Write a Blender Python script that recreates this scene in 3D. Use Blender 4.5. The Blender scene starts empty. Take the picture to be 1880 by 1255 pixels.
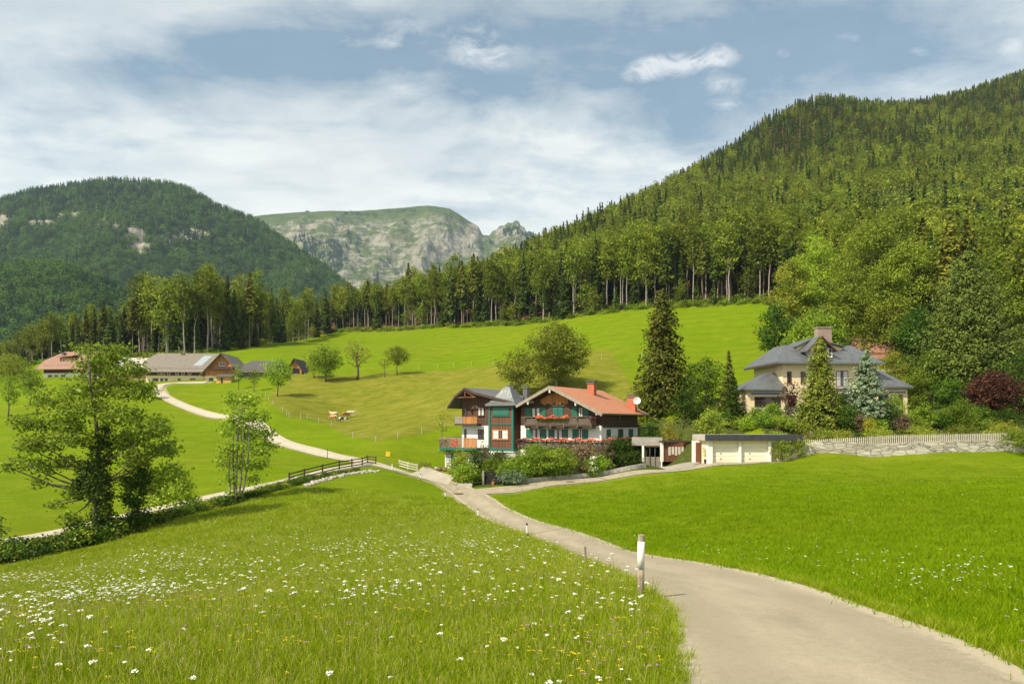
import bpy, math, random
import numpy as np
from mathutils import Vector
R_=math.radians
SC=bpy.context.scene; COL=SC.collection
# ------------------------------------------------------------------ camera, sky, sun, exposure
F=1350.0; CX=940.0; HY=775.0          # focal length and horizon measured on the 1880 px wide photograph
cam=bpy.data.cameras.new('camera'); cam.sensor_width=36; cam.lens=F/1880*36
cam.shift_y=(HY-627.5)/1880; cam.clip_start=.1; cam.clip_end=30000
co=bpy.data.objects.new('camera',cam); COL.objects.link(co); co.rotation_euler=(math.pi/2,0,0); SC.camera=co
SUN=Vector((-.80,-.60,0)).normalized()*math.cos(R_(47))+Vector((0,0,math.sin(R_(47))))
sl=bpy.data.lights.new('sun','SUN'); sl.energy=4.3; sl.angle=R_(.6); sl.color=(1,.905,.71)
so=bpy.data.objects.new('sun',sl); COL.objects.link(so); so.rotation_euler=(-SUN).to_track_quat('-Z','Y').to_euler(); so.location=(0,0,300)
SC.view_settings.view_transform='Standard'; SC.view_settings.look='None'; SC.view_settings.exposure=.68; SC.view_settings.gamma=1
SC.render.use_persistent_data=False
cy=SC.cycles
cy.max_bounces=6; cy.diffuse_bounces=3; cy.glossy_bounces=2; cy.transmission_bounces=4; cy.transparent_max_bounces=8; cy.volume_bounces=0
class NT:
    def __init__(s,tree): s.t=tree; s.n=tree.nodes; s.l=tree.links
    def __call__(s,typ,ins=None,**kw):
        nd=s.n.new(typ)
        for k,v in kw.items(): setattr(nd,k,v)
        for k,v in (ins or {}).items():
            if isinstance(v,tuple) and len(v)==2 and hasattr(v[0],'outputs'): s.l.new(v[0].outputs[v[1]],nd.inputs[k])
            elif hasattr(v,'outputs'): s.l.new(v.outputs[0],nd.inputs[k])
            else: nd.inputs[k].default_value=v
        return nd
    def math(s,op,a,b=None,c=None,clamp=False):
        i={0:a}
        if b is not None:i[1]=b
        if c is not None:i[2]=c
        return s('ShaderNodeMath',i,operation=op,use_clamp=clamp)
    def mix(s,f,a,b,bt='MIX'):
        m=s.n.new('ShaderNodeMix'); m.data_type='RGBA'; m.blend_type=bt
        for k,v in ((0,f),(6,a),(7,b)):
            if hasattr(v,'outputs'): s.l.new(v.outputs[2] if v.bl_idname=='ShaderNodeMix' else v.outputs[0],m.inputs[k])
            elif isinstance(v,tuple) and hasattr(v[0],'outputs'): s.l.new(v[0].outputs[v[1]],m.inputs[k])
            elif k==0: m.inputs[k].default_value=v
            else: m.inputs[k].default_value=(*v[:3],1)
        return m
    def ramp(s,f,stops):
        r=s('ShaderNodeValToRGB',{0:f}); e=r.color_ramp.elements
        while len(e)<len(stops): e.new(.5)
        for x,(p,c) in zip(e,stops): x.position=p; x.color=(*c,1) if isinstance(c,tuple) else (c,c,c,1)
        return r
    def noise(s,vec,scale,detail=4,rough=.55,dist=0):
        i={'Scale':scale,'Detail':detail,'Roughness':rough,'Distortion':dist}
        if vec is not None:i['Vector']=vec
        return s('ShaderNodeTexNoise',i)
W=bpy.data.worlds.new('World'); SC.world=W; W.use_nodes=True
n=NT(W.node_tree); n.n.clear()
sky=n('ShaderNodeTexSky'); sky.sky_type='NISHITA'; sky.sun_disc=False; sky.sun_elevation=R_(47); sky.sun_rotation=math.atan2(SUN.x,SUN.y)
sky.air_density=1.2; sky.dust_density=1.5; sky.ozone_density=1.5
tc=n('ShaderNodeTexCoord'); sp=n('ShaderNodeSeparateXYZ',{0:(tc,'Generated')})
zc=n.math('ADD',n.math('MAXIMUM',(sp,2),0.0),.13)
px_=n.math('DIVIDE',(sp,0),zc); py_=n.math('DIVIDE',(sp,1),zc)
pl=n('ShaderNodeCombineXYZ',{0:px_,1:py_,2:0.0})
# thick veil: opaque near the horizon, torn open to blue higher up
az=n.math('DIVIDE',(sp,0),n.math('MAXIMUM',(sp,1),.05)); el=n.math('DIVIDE',(sp,2),n.math('MAXIMUM',(sp,1),.05))
def blob(cx,cy_,rx,ry,amp):   # soft opening or bank around one direction of the sky
    a=n.math('MULTIPLY',n.math('SUBTRACT',az,(cx-CX)/F),F/rx); b=n.math('MULTIPLY',n.math('SUBTRACT',el,(HY-cy_)/F),F/ry)
    r=n.math('ADD',n.math('MULTIPLY',a,a),n.math('MULTIPLY',b,b))
    return n.math('MULTIPLY',n.math('POWER',2.718,n.math('MULTIPLY',r,-1.0)),amp)
tot=None
for b in [(330,120,330,60,.62),(620,110,330,80,.72),(1000,60,420,80,.55),(1250,190,260,110,.55),(1640,60,420,130,.75),(880,190,160,60,.35),(100,240,160,50,.25),(1480,260,140,60,.3),(1150,250,200,40,.2)]:
    v=blob(*b); tot=v if tot is None else n.math('ADD',tot,v)
mp=n('ShaderNodeMapping',{'Vector':pl,'Scale':(1.0,1.9,1)})
n1=n.noise(mp,1.3,7,.6,.6); n2=n.noise(pl,6,8,.62,.3)
op=n.math('SUBTRACT',tot,n.math('MULTIPLY',n.math('SUBTRACT',(n1,0),.45),1.7)); op=n.math('SUBTRACT',op,n.math('MULTIPLY',n.math('SUBTRACT',(n2,0),.5),1.1))
op=n.ramp(op,[(.05,0.0),(.75,1.0)])
n3=n.noise(mp,2.2,8,.6,.3)
cl=n.ramp((n3,0),[(.27,(.58,.56,.48)),(.46,(.78,.725,.60)),(.66,(1.0,.915,.735))])
elr=n.ramp(el,[(0.10,(.98,.98,.96)),(.33,(.90,.92,.94)),(.58,(.64,.68,.72))])
cl=n.mix(1.0,cl,elr,'MULTIPLY')
bluec=n.mix((n2,0),(.075,.125,.155),(.17,.225,.245))
# small cumulus puffs
pf=None
for b in [(1210,122,46,20,1.),(1255,118,60,18,1.),(1318,102,36,22,1.),(1330,155,46,18,.75),(1170,140,30,14,.7),(880,75,60,40,.6),(900,105,70,30,.5),(750,45,50,25,.6),(740,165,60,20,.55),(650,75,50,15,.5),(720,80,30,14,.5),(1435,98,24,10,.65),(1690,95,22,10,.55),(1830,40,30,14,.6),(1560,70,40,14,.35),(1860,85,30,20,.6),(1330,190,36,14,.6),(930,215,60,22,.4)]:
    v=blob(*b); pf=v if pf is None else n.math('ADD',pf,v)
n4=n.noise(pl,13,9,.68,.9)
pf=n.ramp(n.math('MULTIPLY',pf,n.math('MULTIPLY',n.math('SUBTRACT',(n4,0),.30),3.4)),[(.18,0.0),(1.1,.80)])
pf.color_ramp.elements[1].position=1
skyc=n.mix((op,0),cl,bluec); skyc=n.mix((pf,0),skyc,(.86,.80,.70))
b1=n('ShaderNodeBackground',{0:sky,1:.05}); b2=n('ShaderNodeBackground',{0:(skyc,2),1:.62})
ad=n('ShaderNodeAddShader',{0:b1,1:b2}); wo=n('ShaderNodeOutputWorld',{0:ad})

# ------------------------------------------------------------------ terrain
CP=[]
def cp(px,py,Y): CP.append(((px-CX)/F*Y,Y,(HY-py)/F*Y))
prof=[(3,-1.9),(6.5,-2.31),(9,-2.55),(12,-2.89),(16,-3.4),(20,-3.95),(30,-5.2),(45,-6.8),(62,-8.0),(75,-8.1)]
for px in (850,1050,1200):
    for Y,z in prof[1:]:
        if Y<=30 or px==850: CP.append(((px-CX)/F*Y,Y,z))
CP+= [(0,-6,-1.6),(-8,-6,-1.6),(8,-6,-1.6),(-5,0,-1.7),(5,0,-1.8),(-12,0,-1.7),(12,0,-1.8),(-20,2,-2.3),(20,2,-2.1),(6,6.5,-2.31),(9,8,-2.4)]
P="""0 1250 5.9;0 1125 18;0 1075 32;0 1040 50;-400 1125 18;-400 1050 45;-900 1100 20;-900 1030 50
350 1250 5.9;350 1100 18;350 1035 32;350 975 52;600 1060 20;600 975 45;600 925 62;600 893 76;720 880 84
200 1005 53;185 990 56;255 975 58;430 922 69;0 998 56;250 942 66;400 910 72;540 880 80;640 862 92;700 860 97;-400 1010 52;-400 990 60
880 905 80;950 908 80;850 893 86;780 876 95;720 862 99;817 857 110;915 918 74;1010 893 83;1100 879 88;1200 867 86;1100 866 93;900 885 88
1300 857 85;1310 846 88;1360 846.5 88;1360 845.5 89.3;1415 846 88.3;1310 845 89.5;1420 847 86;1420 846 90;1600 836 87;1880 821 90;2200 810 92;1600 808 91;1800 795 94;1880 792 94;1400 797 93;1500 806 91.5;2200 780 96
1300 940 42;1600 1120 10.5;1600 980 24;1600 900 48;1880 1230 6.9;1880 1000 18;1880 900 38;2300 1100 9;2300 950 24;2300 850 60
1440 768 110;1600 766 112;1700 762 112;1560 790 98;1700 745 122;1250 786 98;1330 778 102;1400 780 104
1215 765 116;1110 800 118;1000 830 108;900 842 110;1240 843 95;1240 842 98;1290 842 93;1250 795 102;1180 850 95;950 770 135;1050 740 145
690 812 120;800 790 128;815 776 135;730 806 121;600 835 112;640 848 104;500 803 140;400 765 170;300 727 205;290 707 222;350 703 228;420 700 228;260 704 230
630 770 165;560 775 152;510 760 155;500 735 178;600 720 200;595 698 215;657 694 218;730 686 220;510 728 188;540 692 222;490 698 226
600 660 262;600 632 330;600 612 400;430 660 258;430 640 292;500 650 262;500 628 332;700 640 275;700 608 372
800 740 165;800 690 215;800 650 265;800 603 346;1010 708 152;1000 650 220;1000 592 301;900 700 180
1300 690 165;1300 640 205;1300 562 271;1400 555 262;1180 566 284;1150 620 225;1120 690 165
1500 690 150;1600 655 168;1450 610 215;1500 560 250;1600 560 225;1700 640 165;1800 700 128;1880 740 112;1880 640 165;1880 560 230;2200 740 112;2200 600 190
1880 480 300;1880 340 480;1880 240 700;1880 150 1000;1880 210 1300;2300 480 290;2300 300 480;2300 100 1000;2300 180 1300
1600 470 320;1600 330 520;1600 205 900;1600 280 1200;1500 470 350;1500 340 560;1500 198 930;1500 280 1200;1400 450 370;1400 290 700;1400 240 820;1400 330 1050
1280 450 400;1280 320 730;1280 400 900;1150 480 400;1150 394 640;1150 470 850;1000 530 400;1000 466 580;1000 540 760;850 560 420;850 526 520;850 610 700
700 580 430;700 570 480;700 640 640;600 590 470;600 640 600;500 625 400;500 670 520;300 655 275;300 640 340;300 690 500
150 660 290;150 660 350;150 720 500;0 680 300;0 690 380;0 740 560;-400 700 320;-400 760 560
0 950 68;0 900 85;0 850 115;0 800 150;0 768 172;0 740 196;100 700 216;0 712 220;100 692 240;-400 940 72;-400 850 115;-400 750 190;-400 710 230
200 930 73;200 850 108;200 780 155;200 735 195;200 700 228;400 870 88;330 800 135;450 850 100;-900 950 75;-900 800 150;-900 720 230;-900 760 500
2000 800 1800;1000 800 1800;0 800 1500;-900 800 1500;2800 700 1300;2800 300 600;2800 740 100;3000 900 40"""
for r in P.replace('\n',';').split(';'):
    a=r.split()
    if a: cp(*map(float,a))
CP=np.array(CP)
D0=8.0
def uv(X,Y):
    D=Y+D0; return X/D*1.6, np.log(D)
def _k(r2): return 0.5*r2*np.log(r2+1e-12)
CU,CV=uv(CP[:,0],CP[:,1]); NCP=len(CP)
WZ=CP[:,2]/(CP[:,1]+D0)
r2=(CU[:,None]-CU)**2+(CV[:,None]-CV)**2
A=np.zeros((NCP+3,NCP+3)); A[:NCP,:NCP]=_k(r2)+np.eye(NCP)*2e-4
A[:NCP,NCP]=1;A[:NCP,NCP+1]=CU;A[:NCP,NCP+2]=CV;A[NCP:,:NCP]=A[:NCP,NCP:].T
SOL=np.linalg.solve(A,np.r_[WZ,0,0,0])
def hgt(X,Y):
    X=np.atleast_1d(np.asarray(X,float));Y=np.atleast_1d(np.asarray(Y,float))
    u,v=uv(X,Y); out=np.empty(len(u))
    for i in range(0,len(u),20000):
        a=u[i:i+20000];b=v[i:i+20000]
        out[i:i+20000]=_k((a[:,None]-CU)**2+(b[:,None]-CV)**2)@SOL[:NCP]+SOL[NCP]+SOL[NCP+1]*a+SOL[NCP+2]*b
    return out*(Y+D0)
YS=np.exp(np.linspace(np.log(3),np.log(1400),2500))
def ray(px,py,ymin=3):
    X=(px-CX)/F*YS; z=(HY-py)/F*YS; h=hgt(X,YS); ok=(h>=z)&(YS>=ymin)
    i=int(np.argmax(ok)); 
    if not ok[i]: i=len(YS)-1
    if i>0 and YS[i-1]>=ymin:
        d0=z[i-1]-h[i-1]; d1=z[i]-h[i]; t=d0/(d0-d1+1e-9); Y=YS[i-1]+(YS[i]-YS[i-1])*t
    else: Y=YS[i]
    return ((px-CX)/F*Y,Y,(HY-py)/F*Y)

# ------------------------------------------------------------------ helpers
def tag(o,label=None,cat=None,group=None,kind=None):
    if label:o['label']=label
    if cat:o['category']=cat
    if group:o['group']=group
    if kind:o['kind']=kind
    return o
def link(name,me,mat=None,parent=None,smooth=False):
    o=bpy.data.objects.new(name,me); COL.objects.link(o)
    if mat is not None: me.materials.append(mat)
    if parent is not None:o.parent=parent
    if smooth: me.polygons.foreach_set('use_smooth',[True]*len(me.polygons))
    return o
def empty(name,loc,rz=0,label=None,cat=None,group=None):
    o=bpy.data.objects.new(name,None); COL.objects.link(o); o.location=loc; o.rotation_euler=(0,0,rz); o.empty_display_size=.2
    return tag(o,label,cat,group)
def mesh_np(name,V,Fq):
    """V (n,3), Fq (m,k) equal sized faces"""
    me=bpy.data.meshes.new(name); V=np.ascontiguousarray(V,dtype=np.float32); Fq=np.ascontiguousarray(Fq,dtype=np.int32); m,k=Fq.shape
    me.vertices.add(len(V)); me.vertices.foreach_set('co',V.ravel())
    me.loops.add(m*k); me.loops.foreach_set('vertex_index',Fq.ravel())
    me.polygons.add(m); me.polygons.foreach_set('loop_start',np.arange(0,m*k,k,dtype=np.int32))
    me.update(calc_edges=True); return me
class MB:
    def __init__(s): s.v=[]; s.f=[]
    def hexa(s,c):   # 8 corners: bottom 4 ccw, top 4
        i=len(s.v); s.v+= [tuple(p) for p in c]
        s.f+=[(i,i+3,i+2,i+1),(i+4,i+5,i+6,i+7),(i,i+1,i+5,i+4),(i+1,i+2,i+6,i+5),(i+2,i+3,i+7,i+6),(i+3,i,i+4,i+7)]; return s
    def box(s,x0,x1,y0,y1,z0,z1): return s.hexa([(x0,y0,z0),(x1,y0,z0),(x1,y1,z0),(x0,y1,z0),(x0,y0,z1),(x1,y0,z1),(x1,y1,z1),(x0,y1,z1)])
    def bar(s,a,b,w,h=None):
        a=Vector(a);b=Vector(b);h=h or w; d=(b-a).normalized(); up=Vector((0,0,1)) if abs(d.z)<.95 else Vector((0,1,0))
        x=d.cross(up).normalized()*w/2; z=x.cross(d).normalized()*h/2
        return s.hexa([a-x-z,a+x-z,b+x-z,b-x-z,a-x+z,a+x+z,b+x+z,b-x+z])
    def prism(s,poly,y0,y1):  # poly in x,z; extruded along y
        i=len(s.v);k=len(poly); s.v+=[(x,y0,z) for x,z in poly]+[(x,y1,z) for x,z in poly]
        s.f+=[tuple(range(i,i+k)),tuple(range(i+2*k-1,i+k-1,-1))]+[(i+j,i+k+j,i+k+(j+1)%k,i+(j+1)%k) for j in range(k)]; return s
    def slab(s,pts,t):        # polygon in 3d given thickness downwards
        i=len(s.v);k=len(pts); s.v+=[tuple(p) for p in pts]+[(p[0],p[1],p[2]-t) for p in pts]
        s.f+=[tuple(range(i,i+k)),tuple(range(i+2*k-1,i+k-1,-1))]+[(i+j,i+k+j,i+k+(j+1)%k,i+(j+1)%k) for j in range(k)]; return s
    def tube(s,pts,rad,seg=7,cap=True):
        i0=len(s.v); N=len(pts)
        for j,p in enumerate(pts):
            p=Vector(p); a=Vector(pts[max(j-1,0)]); b=Vector(pts[min(j+1,N-1)]); d=(b-a).normalized()
            x=d.orthogonal().normalized() if abs(d.z)<.9 else (Vector((1,0,0))-d*d.x).normalized(); y=d.cross(x)
            for k in range(seg):
                t=2*math.pi*k/seg; q=p+(x*math.cos(t)+y*math.sin(t))*rad[j]; s.v.append(tuple(q))
        for j in range(N-1):
            for k in range(seg):
                a=i0+j*seg+k;b=i0+j*seg+(k+1)%seg; s.f.append((a,b,b+seg,a+seg))
        if cap: s.f.append(tuple(range(i0+seg-1,i0-1,-1))); s.f.append(tuple(range(i0+(N-1)*seg,i0+N*seg)))
        return s
    def build(s,name,mat,parent=None,smooth=False,bevel=0):
        me=bpy.data.meshes.new(name); me.from_pydata(s.v,[],s.f); me.update()
        o=link(name,me,mat,parent,smooth)
        if bevel: m=o.modifiers.new('bevel','BEVEL'); m.width=bevel; m.segments=2
        return o
# ------------------------------------------------------------------ materials
def newmat(name):
    m=bpy.data.materials.new(name); m.use_nodes=True; n=NT(m.node_tree); n.n.clear()
    out=n('ShaderNodeOutputMaterial'); b=n('ShaderNodeBsdfPrincipled',{'Roughness':.7}); n.l.new(b.outputs[0],out.inputs[0]); return m,n,b,out
def bump(n,b,h,st,dist=.02):
    bp=n('ShaderNodeBump',{'Strength':st,'Distance':dist,'Height':h}); n.l.new(bp.outputs[0],b.inputs['Normal'])
def simple(name,c,rough=.7,var=.25,sc=3,stretch=(1,1,1),bmp=.2,metal=0,c2=None):
    m,n,b,o=newmat(name); t=n('ShaderNodeTexCoord'); mp=n('ShaderNodeMapping',{'Vector':(t,'Object'),'Scale':stretch})
    a=n.noise(mp,sc,6,.6); d=c2 or tuple(x*(1-var) for x in c); e=tuple(min(1,x*(1+var*.6)) for x in c)
    r=n.ramp((a,0),[(.3,d),(.7,e)]); n.l.new(r.outputs[0],b.inputs['Base Color']); b.inputs['Roughness'].default_value=rough; b.inputs['Metallic'].default_value=metal
    if bmp: bump(n,b,(a,0),bmp)
    return m
def planks(name,c,w=.18,axis=2,var=.35,rough=.75):
    """boards of width w counted along one axis of the thing, each with its own tone, dark joints"""
    m,n,b,o=newmat(name); t=n('ShaderNodeTexCoord'); s=n('ShaderNodeSeparateXYZ',{0:(t,'Object')})
    q=n.math('DIVIDE',(s,axis),w); fl=n.math('FLOOR',q); fr=n.math('FRACT',q); wn=n('ShaderNodeTexWhiteNoise',{'W':fl},noise_dimensions='1D')
    st=[1.,1.,1.]; st[axis]=8; mp=n('ShaderNodeMapping',{'Vector':(t,'Object'),'Scale':tuple(st)}); a=n.noise(mp,2.5,5,.6)
    k=n.math('ADD',n.math('MULTIPLY',(wn,0),.5),n.math('MULTIPLY',(a,0),.5))
    r=n.ramp(k,[(.2,tuple(x*(1-var) for x in c)),(.8,tuple(min(1,x*(1+var)) for x in c))])
    j=n.ramp(fr,[(0,.25),(.09,1.0)]); mx=n.mix(1.0,(r,0),(j,0),'MULTIPLY'); n.l.new(mx.outputs[2],b.inputs['Base Color']); b.inputs['Roughness'].default_value=rough
    bump(n,b,(j,0),.5); return m
def tiles(name,c,w=.3,row=.38,ax=0,ay=1,var=.3,rough=.75):
    """roof tiles or shingles: columns along ay, courses along ax"""
    m,n,b,o=newmat(name); t=n('ShaderNodeTexCoord'); s=n('ShaderNodeSeparateXYZ',{0:(t,'Object')})
    v=n('ShaderNodeCombineXYZ',{0:(s,ay),1:(s,ax),2:0.0})
    br=n('ShaderNodeTexBrick',{'Vector':v,'Scale':1.0,'Mortar Size':.025,'Brick Width':w,'Row Height':row,'Color1':(0.2,0.2,0.2,1),'Color2':(.9,.9,.9,1),'Mortar':(0,0,0,1),'Bias':0.0})
    a=n.noise((t,'Object'),.8,6,.65); k=n.math('ADD',n.math('MULTIPLY',(br,0),.45),n.math('MULTIPLY',(a,0),.6))
    r=n.ramp(k,[(.12,tuple(x*(1-var*1.8) for x in c)),(.35,tuple(x*(1-var*.6) for x in c)),(.85,tuple(min(1,x*(1+var*.7)) for x in c))])
    n.l.new(r.outputs[0],b.inputs['Base Color']); b.inputs['Roughness'].default_value=rough; bump(n,b,(br,0),.5,.03); return m
def seam(name,c,w=.55,axis=0,rough=.45):
    m,n,b,o=newmat(name); t=n('ShaderNodeTexCoord'); s=n('ShaderNodeSeparateXYZ',{0:(t,'Object')})
    fr=n.math('FRACT',n.math('DIVIDE',(s,axis),w)); j=n.ramp(fr,[(0,.45),(.08,1.0)]); a=n.noise((t,'Object'),1.2,5,.6)
    r=n.ramp((a,0),[(.3,tuple(x*.8 for x in c)),(.7,tuple(x*1.2 for x in c))]); mx=n.mix(1.0,(r,0),(j,0),'MULTIPLY'); n.l.new(mx.outputs[2],b.inputs['Base Color'])
    b.inputs['Roughness'].default_value=rough; b.inputs['Metallic'].default_value=.35; bump(n,b,(j,0),.6,.04); return m
def leafmat(name,c,c2=None,var=.35,trans=.45,sc=.35):
    q=1.75; c=tuple(min(.6,x*q*w) for x,w in zip(c,(1,1.03,.55))); c2=tuple(min(.7,x*q*w) for x,w in zip(c2,(1,1.03,.55))) if c2 else None
    m,n,b,out=newmat(name); g=n('ShaderNodeNewGeometry'); oi=n('ShaderNodeObjectInfo'); t=n('ShaderNodeTexCoord')
    a=n.noise((t,'Object'),sc,3,.6)
    k=n.math('ADD',n.math('MULTIPLY',(g,'Random Per Island'),.45),n.math('MULTIPLY',(a,0),.55))
    c2=c2 or (c[0]*1.35,c[1]*1.22,c[2]*1.0)
    r=n.ramp(k,[(.2,tuple(x*(1-var) for x in c)),(.5,c),(.8,c2)])
    hs=n('ShaderNodeHueSaturation',{'Color':(r,0),'Hue':n('ShaderNodeMapRange',{0:(oi,'Random'),3:.485,4:.512}),'Value':n('ShaderNodeMapRange',{0:n.math('FRACT',n.math('MULTIPLY',(oi,'Random'),17.3)),3:.62,4:1.42}),'Saturation':.97})
    n.l.new(hs.outputs[0],b.inputs['Base Color']); b.inputs['Roughness'].default_value=.55; b.inputs['Specular IOR Level'].default_value=.12
    tr=n('ShaderNodeBsdfTranslucent',{0:n.mix(1.0,(hs,0),(1.1,1.15,.5),'MULTIPLY')})
    tr.inputs[0].default_value=(*c,1); n.l.new(n.n[-1].inputs[0].links[0].from_node.outputs[0] if False else hs.outputs[0],tr.inputs[0])
    mx=n('ShaderNodeMixShader',{0:trans,1:b,2:tr}); n.l.new(mx.outputs[0],out.inputs[0]); return m
M={}
M['bark']=simple('bark',(.11,.085,.06),.9,.4,6,(1,1,.25),.6)
M['bark_grey']=simple('bark_grey',(.30,.265,.22),.9,.35,5,(1,1,.25),.5)
M['bark_conifer']=simple('bark_conifer',(.24,.18,.13),.9,.35,5,(1,1,.25),.5)
M['white']=simple('white_plaster',(.74,.72,.67),.85,.07,1.5,bmp=.1)
M['cream']=simple('cream_plaster',(.76,.62,.39),.85,.08,1.2,bmp=.1)
M['creamdoor']=planks('cream_painted_metal',(.74,.70,.55),.5,2,.05,.45)
M['timber']=planks('dark_brown_timber',(.065,.030,.016),.2,2)
M['timberv']=planks('dark_brown_vertical_boards',(.085,.038,.02),.16,0)
M['railwood']=simple('brown_grey_rail_wood',(.13,.10,.075),.85,.35,5,(1,1,.4),.4)
M['darkwood']=simple('dark_stained_wood',(.06,.035,.022),.75,.4,4,(1,1,1),.3)
M['greywood']=simple('weathered_grey_wood',(.30,.26,.21),.85,.3,5,(1,1,.3),.4)
M['palewood']=simple('bleached_wood',(.52,.48,.40),.85,.2,5,(1,1,.4),.3)
M['redwood']=planks('red_brown_boards',(.13,.048,.022),.15,0)
M['orangewood']=planks('orange_varnished_boards',(.42,.18,.05),.14,0)
M['green']=simple('green_paint',(.008,.11,.065),.5,.2,3,bmp=0)
M['greenl']=simple('pale_green_paint',(.012,.125,.09),.5,.2,3,bmp=0)
M['tile_red']=tiles('terracotta_tiles',(.45,.185,.095),.3,.36,0,1,.2)
M['tile_brown']=tiles('brown_tiles',(.26,.13,.085),.3,.36,0,1)
M['tile_farm']=tiles('pale_red_tiles',(.27,.15,.105),.5,.5,1,0,.2)
M['shingle']=tiles('grey_brown_shingles',(.20,.175,.145),.4,.35,1,0,.25,.9)
M['shingle2']=tiles('dark_grey_shingles',(.085,.08,.075),.4,.35,1,0,.3,.9)
M['shingle_wall']=tiles('silver_shingle_cladding',(.36,.33,.29),.14,.16,2,0,.35,.9)
M['fascia']=seam('dark_panelled_metal',(.055,.06,.068),.95,0)
M['slate']=seam('grey_standing_seam_metal',(.135,.145,.15),.6,0)
M['slate2']=tiles('dark_slates',(.12,.12,.125),.35,.3,0,1,.3,.6)
M['metal']=simple('zinc_sheet',(.22,.23,.235),.4,.2,2,bmp=.05,metal=.6)
M['dark']=simple('painted_interior_shade',(.012,.011,.010),.9,.3,2,bmp=0)  # near-black colour paints the shade inside openings and the carport
M['curtain']=simple('white_curtain',(.62,.62,.58),.9,.15,20,(1,1,.05),.3)
M['brickred']=simple('red_render',(.42,.13,.07),.85,.2,3)
M['blue']=simple('blue_awning_cloth',(.03,.07,.30),.7,.1,3,bmp=0)
M['postwhite']=simple('dull_white_plastic',(.45,.45,.42),.6,.1,3,bmp=0)
M['whitemetal']=simple('white_painted_metal',(.75,.75,.73),.4,.05,3,bmp=0)
M['iron']=simple('dark_iron',(.03,.03,.032),.5,.2,5,metal=.5)
M['yellow']=simple('yellow_sheet',(.75,.50,.02),.5,.1,3,bmp=0)
M['ochre']=planks('yellow_ochre_boards',(.55,.33,.08),.2,0,.15)
M['concrete']=simple('pale_concrete',(.42,.39,.34),.9,.2,3,bmp=.3)
M['pinkbrown']=simple('tan_chimney_render',(.30,.22,.18),.9,.15,2)
def glassmat(name,c):
    m,n,b,o=newmat(name); b.inputs['Base Color'].default_value=(*c,1); b.inputs['Roughness'].default_value=.06; b.inputs['Specular IOR Level'].default_value=.8; return m
M['glass']=glassmat('window_glass',(.02,.024,.025))
M['panel']=glassmat('collector_glass',(.30,.34,.36)); M['panel'].node_tree.nodes['Principled BSDF'].inputs['Roughness'].default_value=.25
# dry stone wall
m,n,b,o=newmat('dry_stone'); t=n('ShaderNodeTexCoord'); mp=n('ShaderNodeMapping',{'Vector':(t,'Object'),'Scale':(.75,.75,2.9)})
nz=n.noise(mp,1.1,3); wv=n.mix(.12,(mp,0),(nz,1)); vo=n('ShaderNodeTexVoronoi',{'Vector':(wv,2),'Scale':1.15},feature='DISTANCE_TO_EDGE'); vc=n('ShaderNodeTexVoronoi',{'Vector':(wv,2),'Scale':1.15})
e=n.ramp((vo,0),[(.0,.38),(.07,1.0)]); s_=n('ShaderNodeSeparateXYZ',{0:(vc,1)}); fine=n.noise((t,'Object'),7,6,.7)
tone=n.ramp(n.math('ADD',n.math('MULTIPLY',(s_,0),.5),n.math('MULTIPLY',(fine,0),.6)),[(.2,(.25,.225,.18)),(.55,(.46,.42,.35)),(.9,(.62,.59,.52))])
n.l.new(n.mix(1.0,(tone,0),(e,0),'MULTIPLY').outputs[2],b.inputs['Base Color']); bump(n,b,(e,0),.8,.08); b.inputs['Roughness'].default_value=.9; M['stone']=m
# foliage
M['beech']=leafmat('beech_leaves',(.085,.112,.014),(.19,.21,.024))
M['beech2']=leafmat('golden_green_leaves',(.10,.13,.016),(.21,.22,.03))
M['spruce']=leafmat('spruce_needles',(.030,.052,.013),(.075,.095,.020),trans=.25)
M['spruce2']=leafmat('brownish_fir_needles',(.066,.074,.014),(.145,.135,.028),trans=.25)
M['larch']=leafmat('larch_needles',(.088,.115,.022),(.175,.195,.045),trans=.3)
M['ash']=leafmat('ash_leaves',(.13,.175,.022),(.27,.31,.04),sc=.6)
M['ivy']=leafmat('ivy_leaves',(.022,.045,.008),(.06,.09,.014),trans=.15,sc=1)
M['willow']=leafmat('yellow_green_leaves',(.13,.155,.022),(.25,.26,.045))
M['bright']=leafmat('bright_green_leaves',(.10,.155,.014),(.22,.28,.03))
M['deep']=leafmat('deep_green_leaves',(.035,.075,.010),(.085,.14,.020))
M['bluegreen']=leafmat('blue_needles',(.085,.115,.115),(.18,.22,.22),trans=.25)
M['purple']=leafmat('purple_leaves',(.028,.010,.012),(.08,.024,.028),trans=.2)
M['mauve']=leafmat('mauve_brown_leaves',(.09,.06,.065),(.19,.14,.13),trans=.2)
M['pine']=leafmat('pine_needles',(.046,.062,.016),(.10,.114,.032),trans=.25)
M['oldyellow']=leafmat('sparse_bronze_leaves',(.13,.12,.03),(.24,.21,.06))
M['goldbush']=leafmat('golden_leaves',(.17,.16,.012),(.30,.27,.03))
M['bfar']=leafmat('far_beech_leaves',(.050,.098,.022),(.105,.155,.036),sc=.02)
M['cfar']=leafmat('far_conifer_needles',(.020,.046,.024),(.042,.075,.032),trans=.1,sc=.02)
M['blossom']=simple('red_geraniums',(.78,.20,.09),.7,.3,9,c2=(.60,.05,.03),bmp=0)
M['purpleleaf']=simple('dark_red_trailing_leaves',(.10,.02,.02),.8,.5,9,bmp=.3)
M['whiteblossom']=simple('white_blossom',(.75,.75,.62),.8,.2,8,bmp=0)
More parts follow.
